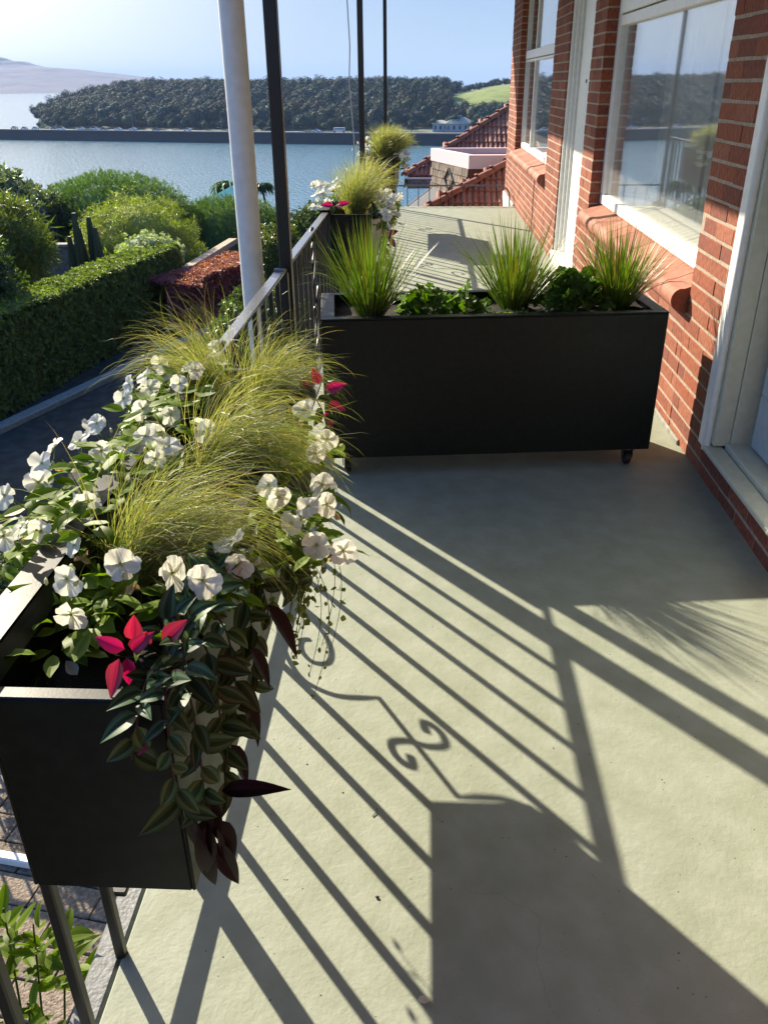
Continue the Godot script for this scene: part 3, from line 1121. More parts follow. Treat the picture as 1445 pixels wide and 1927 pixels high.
	mb.box(Transform3D(Basis(Vector3.UP, 0.1), Vector3(0.4, 0.5, 0)), Vector3(3.4, 1.0, 0.2), 0.01)
	part("wall_face", mb.mesh(), M.grey_board, wall)
	mb = MB.new()
	mb.box(Transform3D(Basis(Vector3.UP, 0.1), Vector3(0.4, 1.03, 0)), Vector3(3.5, 0.06, 0.28), 0.01)
	part("capping", mb.mesh(), M.rough_concrete, wall)
	build_paving()


func weeping(called: String, label: String, at: Vector3, h: float, rad: float) -> void:
	var t := thing(called, label, "tree", at)
	var mb := MB.new()
	mb.tube(PackedVector3Array([Vector3(0.35, 0, 0), Vector3(0.25, h * 0.6, 0), Vector3(0.0, h * 0.95, 0)]), 0.06, 0.035, 6)
	part("trunk", mb.mesh(), M.bark, t)
	mb = MB.new()
	for i in 420:
		var a := rng.randf() * TAU
		var d := Vector3(cos(a), rf(0.1, 0.9), sin(a)).normalized()
		var pts := PackedVector3Array()
		var p := Vector3(0, h * 0.93, 0)
		var l := rad * rf(0.25, 0.5)
		for k in 7:
			pts.append(p)
			p += d * l * 0.5
			d = (d + Vector3(0, -0.42, 0)).normalized()
		mb.blade(pts, rv(), 0.02, Color(0.05, 0.075, 0.03) * rf(0.7, 1.4), Color(0.07, 0.10, 0.04))
	var f := part("foliage", mb.mesh(), M.hedge_leaf, t)
	stuff(f)


func build_paving() -> void:
	var pave := struct("paving", _box_mesh(Vector3(-4.2, -2.75, -6.0), Vector3(-0.9, -2.58, -1.2)), M.mortar)
	var s := 0.2
	var b := Basis(Vector3.UP, deg_to_rad(-9.0))
	var shapes := []
	for k in 4:
		var mb := MB.new()
		mb.box(Transform3D(Basis(), Vector3.ZERO), Vector3(0.392, 0.05, 0.19), 0.004 + 0.001 * k)
		shapes.append(mb.mesh())
	for i in range(-2, 5):
		for j in range(-3, 7):
			var p := Vector3(-2.25, -2.566, -3.2) + b * Vector3(i * 0.40 - (0.2 if j % 2 else 0.0) - 0.2, 0, j * s)
			if p.x > -1.2 or p.x < -3.9 or p.z > -1.5 or p.z < -5.7:
				continue
			part("paver", shapes[rng.randi() % 4], M["paver_%d" % (rng.randi() % 3)], pave, Transform3D(b * Basis(Vector3(rf(-1, 1), 0, rf(-1, 1)).normalized(), rf(0.0, 0.01)), p + Vector3(0, rf(-0.003, 0.003), 0)))
	# two white painted strips along the paving
	for k in 2:
		var z: float = [-4.25, -3.43][k]
		var t := thing("white_edging", ["white edging strip further out on the paving at left", "white edging strip nearer the balcony on the paving"][k], "edging", Vector3(-2.9, -2.54, z), "white edging strips")
		var mb := MB.new()
		mb.box(Transform3D(b, Vector3(0.25, 0.03, 0)), Vector3(1.5, 0.06, 0.06), 0.008)
		part("strip", mb.mesh(), M.white_paint, t)
	# the low railing whose shadow falls on the paving
	var rail := thing("garden_railing", "low black garden railing beside the paving, behind the planter", "railing", Vector3(-3.35, -2.55, -4.35))
	var d := b * Vector3(1, 0, 0)
	var mb := MB.new()
	mb.box(Transform3D(b, Vector3(0.3, 0.93, 0)), Vector3(2.0, 0.05, 0.05), 0.004)
	part("top_rail", mb.mesh(), M.black_paint, rail)
	for i in 13:
		mb = MB.new()
		mb.box(Transform3D(b, d * (-0.66 + i * 0.16) + Vector3(0, 0.46, 0)), Vector3(0.016, 0.92, 0.016), 0.002)
		part("baluster", mb.mesh(), M.black_paint, rail)


func _box_mesh(a: Vector3, b: Vector3, bev := 0.0) -> ArrayMesh:
	var mb := MB.new()
	mb.bx(a, b, bev)
	return mb.mesh()


# ------------------------------------------------------------------ balcony
const ZFAR := -13.4
const ZNEAR := 3.0
const RX := -0.645   # line of the railing


func build_balcony() -> void:
	struct("balcony_floor", _box_mesh(Vector3(-0.642, -0.22, ZFAR), Vector3(1.4, 0.0, ZNEAR), 0.004), M.floor_paint)
	struct("balcony_kerb", _box_mesh(Vector3(-0.708, -0.24, ZFAR), Vector3(-0.648, -0.006, ZNEAR), 0.006), M.kerb_paint)
	# the roof over the balcony, above the frame: it shades the upper half of the wall
	struct("balcony_ceiling", _box_mesh(Vector3(-0.75, 2.94, -16.2), Vector3(1.34, 3.12, ZNEAR), 0.0), M.ceiling_white)
	# the wing of the house that closes the balcony behind the camera
	struct("end_wall", _box_mesh(Vector3(-0.7, 0.0, ZNEAR), Vector3(6.2, 3.12, ZNEAR + 0.25)), M.brick_1)
	var rail := thing("balcony_railing", "black iron balcony railing with flat handrail and scroll ornaments", "railing", Vector3(RX, 0, 0))
	# handrail: flat bars that stop at each post, a thinner strap under them running on
	for s in [[1.1, -1.2], [-1.2, -3.72], [-4.0, -9.05], [-9.15, -13.38]]:
		var hr := part("handrail", _box_mesh(Vector3(-0.024, 0.942, s[1]), Vector3(0.024, 0.956, s[0]), 0.004), M.rail_metal, rail)
		if s[1] == -3.72:
			part("end_cap", _box_mesh(Vector3(-0.023, 0.944, s[1] - 0.012), Vector3(0.023, 0.968, s[1] - 0.002), 0.003), M.rail_metal, hr)
	for s in [[1.1, -3.9], [-3.9, -9.1], [-9.1, -13.38]]:
		part("strap", _box_mesh(Vector3(-0.012, 0.928, s[1] + 0.01), Vector3(0.012, 0.939, s[0] - 0.01), 0.002), M.black_paint, rail)
		part("bottom_rail", _box_mesh(Vector3(-0.022, 0.142, s[1] + 0.03), Vector3(0.022, 0.156, minf(s[0], -1.14) - 0.03), 0.003), M.black_paint, rail)
	var bar := _box_mesh(Vector3(-0.0095, 0.156, -0.0095), Vector3(0.0095, 0.928, 0.0095), 0.002)
	var tall := _box_mesh(Vector3(-0.011, -0.006, -0.011), Vector3(0.011, 0.928, 0.011), 0.003)
	var stanchion := _box_mesh(Vector3(-0.02, -0.006, -0.02), Vector3(0.02, 0.928, 0.02), 0.004)
	var step := 0.1805
	var z := -1.495
	var i := 0
	while z > ZFAR + 0.05:
		var here := Transform3D(Basis(), Vector3(0, 0, z))
		var k := i % 13
		if absf(z + 3.93) > 0.06 and absf(z + 9.1) > 0.06:
			if k == 0:
				part("stanchion", stanchion, M.black_paint, rail, here)
			elif k != 6:
				part("baluster", bar, M.black_paint, rail, here)
			else:
				scroll(rail, z)
		z -= step
		i += 1
	for q in [-1.137, -0.957, -0.777, -0.597, -0.417]:
		part("baluster", tall, M.black_paint, rail, Transform3D(Basis(), Vector3(0, 0, q)))
	# posts that carry the roof
	var who := ["black square post right of the white pole, nearest of the three", "black square post rising behind the second planter", "thin black corner post at the far end, behind the furthest planter"]
	for k in 3:
		var zz: float = [-3.93, -9.1, -13.36][k]
		var w: float = [0.0275, 0.0275, 0.025][k]
		var p := thing("support_post", who[k], "post", Vector3([RX, RX, -0.60][k], 0, zz), "black posts carrying the balcony roof")
		part("shaft", _box_mesh(Vector3(-w, 0.008, -w), Vector3(w, 2.925, w), 0.004), M.black_paint, p)
		part("base_plate", _box_mesh(Vector3(-0.05, -0.002, -0.05), Vector3(0.05, 0.008, 0.05), 0.002), M.black_paint, p)
		part("head_plate", _box_mesh(Vector3(-0.05, 2.925, -0.05), Vector3(0.05, 2.94, 0.05), 0.002), M.black_paint, p)
	var pole := thing("white_pole", "thick round white pole standing outside the railing", "pole", Vector3(-0.79, -2.6, -3.85))
	var mb := MB.new()
	mb.tube(PackedVector3Array([Vector3(0, 0, 0), Vector3(0, 5.9, 0)]), 0.052, 0.052, 28)
	part("pipe", mb.mesh(), M.white_paint, pole)
	mb = MB.new()
	mb.tube(PackedVector3Array([Vector3(0, 5.54, 0), Vector3(0, 5.62, 0)]), 0.058, 0.058, 24)
	part("collar", mb.mesh(), M.white_paint, pole)
	var cord := thing("hanging_cord", "thin grey cord hanging down beside the second black post", "cord", Vector3(-0.75, 0, -9.0))
	mb = MB.new()
	mb.tube(PackedVector3Array([Vector3(-0.01, 2.93, 0), Vector3(-0.006, 2.4, 0.0), Vector3(0.012, 2.0, 0.01), Vector3(-0.004, 1.7, 0), Vector3(0.014, 1.45, 0.01), Vector3(0.03, 1.2, 0), Vector3(0.026, 0.9, -0.01), Vector3(0.035, 0.3, 0.0), Vector3(0.03, -2.5, 0)]), 0.006, 0.006, 6)
	part("cable", mb.mesh(), M.cable_grey, cord)


func smooth_path(p: Array, steps := 5) -> PackedVector3Array:
	var o := PackedVector3Array()
	for i in p.size() - 1:
		var a: Vector3 = p[maxi(i - 1, 0)]
		var b: Vector3 = p[i]
		var c: Vector3 = p[i + 1]
		var d: Vector3 = p[mini(i + 2, p.size() - 1)]
		for k in steps:
			o.append(b.cubic_interpolate(c, a, d, float(k) / steps))
	o.append(p[p.size() - 1])
	return o


func scroll(rail: Node3D, z: float) -> void:
	var half := [[-0.046, 0.227], [-0.011, 0.207], [0.039, 0.214], [0.044, 0.251], [-0.009, 0.291], [-0.067, 0.300], [-0.125, 0.279], [-0.154, 0.226], [-0.116, 0.153], [-0.035, 0.120], [0.072, 0.144], [0.14, 0.19], [0.157, 0.242], [0.102, 0.325], [0.005, 0.400], [-0.058, 0.443], [0.0, 0.541]]
	var curl := [[0.0, 0.541], [0.032, 0.511], [0.086, 0.477], [0.121, 0.481], [0.127, 0.504], [0.107, 0.528], [0.077, 0.522]]
	var o := Vector3(0, 0, z)
	for way in [1.0, -1.0]:
		var pts := []
		for q in half:
			pts.append(o + Vector3(0, 0.541 + (q[1] - 0.541) * way, q[0] * way))
		var mb := MB.new()
		mb.tube(smooth_path(pts.slice(0, 15)), 0.008, 0.008, 7)
		mb.tube(PackedVector3Array([pts[14], pts[15], pts[16]]), 0.008, 0.008, 7)
		part("scroll_bar", mb.mesh(), M.black_paint, rail)
		pts = []
		for q in curl:
			pts.append(o + Vector3(0.009, 0.541 + (q[1] - 0.541) * way, q[0] * way))
		mb = MB.new()
		mb.tube(smooth_path(pts), 0.0085, 0.0105, 7)
		part("curl", mb.mesh(), M.black_paint, rail)
	part("scroll_pin", _box_mesh(Vector3(-0.005, 0.142, z - 0.06), Vector3(0.005, 0.135, z - 0.02)), M.black_paint, rail)


# ------------------------------------------------------------------ the brick house
const WX := 1.34
const COURSE := 0.0815
const FIRST := 0.062   # middle of the lowest joint
var brick_cache := {}


func brick_mesh(length: float, height: float, k: int) -> ArrayMesh:
	var key := "%d_%d_%d" % [roundi(length * 200), roundi(height * 200), k]
	if not brick_cache.has(key):
		var r := RandomNumberGenerator.new()
		r.seed = k * 17 + 3
		var mb := MB.new()
		mb.box(Transform3D(Basis(), Vector3.ZERO), Vector3(0.105, height, length), 0.0014 + 0.0006 * k)
		brick_cache[key] = mb.mesh()
	return brick_cache[key]


# bricks of one flat stretch of wall, between two heights and two distances
func lay(bricks: Array, host: Node, z0: float, z1: float, y0: float, y1: float, phase := 0.0) -> void:
	var row := int(floor((y0 - FIRST + 0.02) / COURSE))
	while FIRST + row * COURSE < y1 - 0.03:
		var lo := maxf(FIRST + row * COURSE + 0.0065, y0)
		var hi := minf(FIRST + (row + 1) * COURSE - 0.0065, y1)
		var off := phase + (0.12 if row % 2 else 0.0)
		var z := z1
		var first := true
		while z < z0 - 0.02:
			var cut := 0.23
			if first:
				cut = 0.23 - fmod(off, 0.23)
				first = false
			var e := minf(z + cut, z0)
			if z0 - e < 0.06:
				e = z0
			if e - z > 0.03 and hi - lo > 0.02:
				bricks.append([host, Vector3(WX + 0.0525, (lo + hi) * 0.5, (z + e) * 0.5), e - z, hi - lo])
			z = e + 0.0025
		row += 1


func build_house() -> void:
	var house := thing("brick_house", "red brick house wall with white windows along the balcony", "house", Vector3.ZERO)
	var bricks := []
	# stretches: name, near z, far z, low, high
	var runs := [[-3.72, -4.28, 0.0, 2.92, 0.0], [-1.50, -3.72, 0.0, 0.155, 0.06], [-4.28, -7.28, 0.0, 0.70, 0.1], [-7.28, -7.80, 0.0, 2.92, 0.05], [-9.08, -10.10, 0.0, 2.92, 0.0], [-10.10, -13.77, 0.0, 0.70, 0.12], [-13.77, -15.10, 0.0, 2.92, 0.0], [3.0, -1.50, 0.0, 2.92, 0.0]]
	for s in runs:
		var host := part("wall", _box_mesh(Vector3(WX + 0.0022, s[2] - 0.2, s[1] + 0.003), Vector3(WX + 0.20, s[3], s[0] - 0.003)), M.mortar, house)
		if s[0] < 2.0:
			lay(bricks, host, s[0], s[1], s[2], s[3], s[4])
		else:
			lay(bricks, host, s[0], s[1], s[2], s[3], s[4])
	# the 300 that show largest are single bricks, the rest one piece per stretch
	bricks.sort_custom(func(p: Array, q: Array) -> bool: return _show(p) > _show(q))
	var rest := {}
	for i in bricks.size():
		var b: Array = bricks[i]
		var k := rng.randi() % 4
		var tone := rng.randi() % 5
		var x := Transform3D(Basis(Vector3(rf(-1, 1), rf(-1, 1), 0).normalized(), rf(0, 0.006)), b[1] + Vector3(rf(-0.002, 0.002), 0, 0))
		if i < 300:
			part("brick", brick_mesh(b[2], b[3], k), M["brick_%d" % tone], b[0], x)
		else:
			var key := [b[0], tone]
			if not rest.has(key):
				rest[key] = MB.new()
			rest[key].add(brick_mesh(b[2], b[3], 0), x)
	for key in rest:
		stuff(part("brickwork", rest[key].mesh(), M["brick_%d" % key[1]], key[0]))
	# lintels over the openings, white plinth stone at the far corner
	for s in [[-4.28, -7.28], [-10.10, -13.77], [-7.8, -9.08], [-1.5, -3.72]]:
		part("lintel", _box_mesh(Vector3(WX + 0.004, 2.72, s[1] + 0.003), Vector3(WX + 0.2, 2.938, s[0] - 0.003), 0.004), M.white_paint, house)
	part("corner_stone", _box_mesh(Vector3(WX - 0.025, -0.3, -15.16), Vector3(WX + 0.1, 0.03, -13.42), 0.01), M.white_paint, house)
	part("plinth", _box_mesh(Vector3(WX - 0.014, -0.002, -9.08), Vector3(WX + 0.004, 0.028, -4.06), 0.006), M.rough_concrete, house)
	sill(house, -4.30, -7.26)
	sill(house, -10.12, -13.74)
	window(house, -4.28, -7.28, [2.05, 2.19], [])
	window(house, -10.10, -13.77, [1.93, 2.03], [-12.58])
	recess(house)
	french_door(house)
	# the rooms behind, closed all round
	var room := MB.new()
	for w in [[Vector3(6.0, -0.3, -15.1), Vector3(6.2, 2.95, 3.0)], [Vector3(1.54, -0.3, -15.1), Vector3(6.0, -0.1, 3.0)], [Vector3(1.54, 2.75, -15.1), Vector3(6.0, 2.94, 3.0)], [Vector3(1.54, -0.1, -15.1), Vector3(6.0, 2.75, -14.95)], [Vector3(1.54, -0.1, 2.85), Vector3(6.0, 2.75, 3.0)], [Vector3(1.56, -0.1, -8.6), Vector3(6.0, 2.75, -8.45)], [Vector3(2.6, -0.1, -4.1), Vector3(6.0, 2.75, -3.95)]]:
		room.bx(w[0], w[1])
	part("room", room.mesh(), M.room_wall, house)
	part("room_floor", _box_mesh(Vector3(1.55, -0.098, -14.9), Vector3(5.98, 0.02, 2.8)), M.room_floor, house)
	part("house_roof", _box_mesh(Vector3(1.34, 2.942, -15.1), Vector3(6.2, 3.12, 3.0)), M.ceiling_white, house)


func _show(b: Array) -> float:
	var p: Vector3 = b[1] - Vector3(0, 1.7, 0)
	var w := (p.z * 1.0)
	if b[1].z > -2.3 or b[1].y > 2.55:
		return 0.0
	return b[2] * b[3] / (w * w * absf(w))


func sill(house: Node3D, z0: float, z1: float) -> void:
	# rounded sill bricks: a slope that ends in a bull nose
	var prof := []
	prof.append(Vector2(WX + 0.10, 0.800))
	prof.append(Vector2(WX - 0.02, 0.757))
	for i in 9:
		var a := deg_to_rad(108.0 + i * 17.0)
		prof.append(Vector2(WX - 0.028 + cos(a) * 0.056, 0.700 + sin(a) * 0.058))
	prof.append(Vector2(WX + 0.0, 0.632))
	prof.append(Vector2(WX + 0.10, 0.625))
	var n := int(round((z0 - z1) / 0.226))
	var base := part("sill", _box_mesh(Vector3(WX + 0.008, 0.63, z1 + 0.01), Vector3(WX + 0.19, 0.745, z0 - 0.01)), M.mortar, house)
	for k in n:
		var a := z0 - (z0 - z1) * k / n - 0.003
		var b := z0 - (z0 - z1) * (k + 1) / n + 0.003
		var mb := MB.new()
		var j := rf(-0.0015, 0.0015)
		for i in prof.size():
			var p: Vector2 = prof[i]
			var q: Vector2 = prof[(i + 1) % prof.size()]
			var pn: Vector2 = (prof[(i + 1) % prof.size()] - prof[(i + prof.size() - 1) % prof.size()]).normalized()
			var qn: Vector2 = (prof[(i + 2) % prof.size()] - prof[i]).normalized()
			var n0 := Vector3(-pn.y, pn.x, 0)
			var n1 := Vector3(-qn.y, qn.x, 0)
			if i == prof.size() - 1 or i == prof.size() - 2 or i == 0:
				var fn := (q - p).normalized()
				n0 = Vector3(-fn.y, fn.x, 0)
				n1 = n0
			var c := Vector2(WX + 0.05, 0.70)
			if Vector2(n0.x, n0.y).dot(p - c) < 0.0:
				n0 = -n0
			if Vector2(n1.x, n1.y).dot(q - c) < 0.0:
				n1 = -n1
			mb.squad(Vector3(p.x, p.y + j, a), Vector3(q.x, q.y + j, a), Vector3(q.x, q.y + j, b), Vector3(p.x, p.y + j, b), n0, n1, n1, n0)
			for z in [a, b]:
				var m := Vector3(0, 0, 1 if z == a else -1)
				mb.tri(Vector3(p.x, p.y + j, z), Vector3(q.x, q.y + j, z), Vector3(c.x, c.y + j, z), m, m, m)
		part("sill_brick", mb.mesh(), M["sill_%d" % (rng.randi() % 3)], base)


func window(house: Node3D, z0: float, z1: float, transom: Array, posts: Array) -> void:
	var x0 := WX + 0.085
	var x1 := WX + 0.15
	var w := part("window", _box_mesh(Vector3(x0, 0.802, z1 + 0.002), Vector3(x1, 0.875, z0 - 0.002), 0.006), M.white_paint, house)
	var top := 2.72
	part("frame", _box_mesh(Vector3(x0, 0.877, z1 + 0.002), Vector3(x1, top, z1 + 0.105), 0.005), M.white_paint, w)
	part("frame", _box_mesh(Vector3(x0, 0.877, z0 - 0.105), Vector3(x1, top, z0 - 0.002), 0.005), M.white_paint, w)
	part("frame", _box_mesh(Vector3(x0, transom[0], z1 + 0.107), Vector3(x1, transom[1] - 0.07, z0 - 0.107), 0.005), M.white_paint, w)
	part("frame", _box_mesh(Vector3(x0 - 0.012, transom[1] - 0.062, z1 + 0.107), Vector3(x1, transom[1] + 0.04, z0 - 0.107), 0.005), M.white_paint, w)
	for p in posts:
		part("mullion", _box_mesh(Vector3(x0 + 0.003, 0.877, p - 0.035), Vector3(x1 - 0.003, top, p + 0.035), 0.005), M.white_paint, w)
	part("pane", _box_mesh(Vector3(x0 + 0.030, 0.87, z1 + 0.10), Vector3(x0 + 0.035, transom[0] + 0.01, z0 - 0.10)), M.glass, w)
	part("pane", _box_mesh(Vector3(x0 + 0.047, 0.87, z1 + 0.10), Vector3(x0 + 0.052, transom[0] + 0.01, z0 - 0.10)), M.glass, w)
	part("pane", _box_mesh(Vector3(x0 + 0.030, transom[1] + 0.03, z1 + 0.10), Vector3(x0 + 0.035, top, z0 - 0.10)), M.glass, w)
	part("inner_sill", _box_mesh(Vector3(x1 + 0.002, 0.84, z1 + 0.01), Vector3(x1 + 0.25, 0.872, z0 - 0.01), 0.004), M.cream_paint, w)
	# sheer curtains in soft folds
	for s in [[z1 + 0.1, lerpf(z1, z0, 0.40)], [lerpf(z1, z0, 0.46), z0 - 0.5]]:
		var mb := MB.new()
		var n := 70
		var prev := Vector3.ZERO
		for i in n + 1:
			var t := float(i) / n
			var p := Vector3(x1 + 0.33 + 0.035 * sin(t * 46.0 + 1.3 * sin(t * 9.0)), 0, lerpf(s[0], s[1], t))
			if i > 0:
				var d := (p - prev).normalized()
				mb.quad(prev + Vector3(0, 0.3, 0), p + Vector3(0, 0.3, 0), p + Vector3(0, 2.6, 0), prev + Vector3(0, 2.6, 0), Vector3(-d.z, 0, d.x))
			prev = p
		part("curtain", mb.mesh(), M.curtain, w)


func recess(house: Node3D) -> void:
	var d := part("side_door", _box_mesh(Vector3(WX + 0.10, 0.13, -8.90), Vector3(WX + 0.15, 2.70, -7.86), 0.004), M.white_paint, house)
	part("jamb", _box_mesh(Vector3(WX + 0.015, 0.12, -9.076), Vector3(WX + 0.16, 2.72, -9.03), 0.006), M.white_paint, d)
	part("jamb", _box_mesh(Vector3(WX + 0.045, 0.12, -9.027), Vector3(WX + 0.16, 2.72, -8.97), 0.006), M.white_paint, d)
	part("jamb", _box_mesh(Vector3(WX + 0.075, 0.12, -8.967), Vector3(WX + 0.16, 2.72, -8.91), 0.006), M.white_paint, d)
	part("jamb", _box_mesh(Vector3(WX + 0.07, 0.12, -7.857), Vector3(WX + 0.16, 2.72, -7.803), 0.006), M.white_paint, d)
	part("step", _box_mesh(Vector3(WX - 0.02, -0.002, -9.06), Vector3(WX + 0.19, 0.118, -7.81), 0.01), M.white_paint, d)
	var mb := MB.new()
	mb.lathe(Transform3D(Basis(Vector3(0, 0, 1), PI / 2), Vector3(WX + 0.098, 1.69, -8.50)), PackedVector2Array([Vector2(0.016, 0), Vector2(0.016, 0.006), Vector2(0, 0.007)]), 10)
	part("keyhole", mb.mesh(), M.rubber_black, d)


func french_door(house: Node3D) -> void:
	var d := part("glass_door", _box_mesh(Vector3(WX + 0.15, 0.215, -3.545), Vector3(WX + 0.195, 0.46, -2.62), 0.005), M.door_paint, house)
	var top := 2.7
	# architrave with a rounded bead, jamb, sill
	part("architrave", _box_mesh(Vector3(WX - 0.022, 0.158, -3.735), Vector3(WX + 0.004, 2.76, -3.665), 0.005), M.white_paint, d)
	var mb := MB.new()
	mb.tube(PackedVector3Array([Vector3(WX - 0.012, 0.158, -3.645), Vector3(WX - 0.012, 2.76, -3.645)]), 0.02, 0.02, 14)
	part("bead", mb.mesh(), M.white_paint, d)
	part("jamb", _box_mesh(Vector3(WX + 0.004, 0.19, -3.72), Vector3(WX + 0.078, 2.72, -3.60), 0.004), M.cream_paint, d)
	part("jamb", _box_mesh(Vector3(WX + 0.080, 0.19, -3.72), Vector3(WX + 0.21, 2.72, -3.596), 0.004), M.cream_paint, d)
	part("door_sill", _box_mesh(Vector3(WX - 0.03, 0.157, -3.66), Vector3(WX + 0.055, 0.182, -1.52), 0.005), M.cream_paint, d)
	part("door_sill", _box_mesh(Vector3(WX + 0.058, 0.157, -3.60), Vector3(WX + 0.30, 0.205, -1.52), 0.005), M.cream_paint, d)
	part("stile", _box_mesh(Vector3(WX + 0.15, 0.462, -3.545), Vector3(WX + 0.195, top, -3.385), 0.005), M.door_paint, d)
	part("stile", _box_mesh(Vector3(WX + 0.15, 0.462, -2.72), Vector3(WX + 0.195, top, -2.62), 0.005), M.door_paint, d)
	for s in [[0.462, 0.482, -3.383, -2.722], [2.6, 2.62, -3.383, -2.722], [0.484, 2.598, -3.383, -3.363], [0.484, 2.598, -2.742, -2.722]]:
		part("gasket", _box_mesh(Vector3(WX + 0.147, s[0], s[2]), Vector3(WX + 0.19, s[1], s[3]), 0.002), M.rubber_black, d)
	part("pane", _box_mesh(Vector3(WX + 0.168, 0.48, -3.366), Vector3(WX + 0.174, 2.6, -2.74)), M.glass, d)
	# second leaf, outside the frame
	part("leaf", _box_mesh(Vector3(WX + 0.15, 0.215, -2.61), Vector3(WX + 0.195, 0.46, -1.56), 0.005), M.door_paint, d)
	part("stile", _box_mesh(Vector3(WX + 0.15, 0.462, -2.61), Vector3(WX + 0.195, top, -2.45), 0.005), M.door_paint, d)
	part("stile", _box_mesh(Vector3(WX + 0.15, 0.462, -1.72), Vector3(WX + 0.195, top, -1.56), 0.005), M.door_paint, d)
	part("pane", _box_mesh(Vector3(WX + 0.168, 0.46, -2.46), Vector3(WX + 0.174, 2.7, -1.71)), M.glass, d)


# ------------------------------------------------------------------ the neighbour's tiled roofs
func roof_tile_mesh(k: int) -> ArrayMesh:
	# one clay tile, 0.21 wide and 0.34 long, with two rolls; grows along +Y, face +Z
	var mb := MB.new()
	var w := 0.21
	var xs := [0.0, 0.02, 0.05, 0.08, 0.11, 0.13, 0.16, 0.19, 0.21]
	var hs := [0.012, 0.042, 0.052, 0.036, 0.010, 0.036, 0.050, 0.030, 0.012]
	for i in 8:
		var a0 := Vector3(xs[i], 0, hs[i] + 0.022)
		var b0 := Vector3(xs[i + 1], 0, hs[i + 1] + 0.022)
		var a1 := Vector3(xs[i], 0.35, hs[i])
		var b1 := Vector3(xs[i + 1], 0.35, hs[i + 1])
		var n := Vector3(-(hs[i + 1] - hs[i]), 0.0, xs[i + 1] - xs[i]).normalized()
		mb.quad(a0, b0, b1, a1, n)
		mb.quad(a0, b0, b0 - Vector3(0, 0, 0.03), a0 - Vector3(0, 0, 0.03), Vector3(0, -1, 0))
	return mb.mesh()


func tiled(host: Node3D, edge: Vector3, pitch: float, hip: float, cols: int, rows: int, row0: int) -> void:
	# edge: where the hip meets the eave; rows climb towards -z, columns run along +x
	var t := roof_tile_mesh(0)
	var up := Vector3(0, sin(pitch), -cos(pitch))
	var n := Vector3(0, cos(pitch), sin(pitch))
	for j in range(row0, rows):
		for i in range(-40, cols):
			var x := i * 0.208
			var v := j * 0.315
			var need := v * cos(pitch) * hip
			if x < need - 0.02 or x > need + 3.3:
				continue
			part("roof_tile", t, M["roof_tile_%d" % (rng.randi() % 3)], host, Transform3D(Basis(Vector3.RIGHT, up, n) * Basis(Vector3(0, 0, 1), rf(-0.012, 0.012)), edge + Vector3(x, 0, 0) + up * v + n * rf(-0.003, 0.004)))
	# hip capping
	var d := (Vector3(hip, 0, -1) * cos(pitch) + Vector3(0, sin(pitch), 0))
	var far := d * (rows * 0.315)
	var count := int(far.length() / 0.36)
	var b := along(d, Vector3(-0.5, 1, 0.2))
	for k in range(int(row0 * 0.315 * d.length() / 0.36) , count):
		var mb := MB.new()
		for s in 6:
			var a0 := PI * s / 6.0
			var a1 := PI * (s + 1) / 6.0
			var q := [Vector3(cos(a0) * 0.11, 0, sin(a0) * 0.09 + 0.03), Vector3(cos(a1) * 0.11, 0, sin(a1) * 0.09 + 0.03), Vector3(cos(a1) * 0.10, 0.4, sin(a1) * 0.08 + 0.012), Vector3(cos(a0) * 0.10, 0.4, sin(a0) * 0.08 + 0.012)]
			var m := Vector3(cos((a0 + a1) * 0.5), 0, sin((a0 + a1) * 0.5))
			mb.quad(q[0], q[1], q[2], q[3], m)
		mb.box(Transform3D(Basis(), Vector3(0, 0.02, 0.125)), Vector3(0.06, 0.05, 0.02), 0.006)
		part("ridge_tile", mb.mesh(), M["roof_tile_%d" % (k % 2)], host, Transform3D(b, edge + d.normalized() * k * 0.36))
	# the slope under the tiles and the one on the other side of the hip
	var mb := MB.new()
	var low := edge + up * (row0 * 0.315) - n * 0.02 + Vector3((row0 * 0.315) * cos(pitch) * hip, 0, 0)
	mb.quad(low, low + Vector3(3.4, 0, 0), edge + up * rows * 0.315 + Vector3(3.4 + hip * rows * 0.315 * cos(pitch), 0, 0) - n * 0.02, edge + far - n * 0.02, n)
	var side := Vector3(-0.03, -0.22, -0.14)
	mb.quad(low, edge + far - n * 0.02, edge + far + side, low + side, Vector3(-0.9, 0.4, 0))
	part("roof_slope", mb.mesh(), M.roof_under, host)


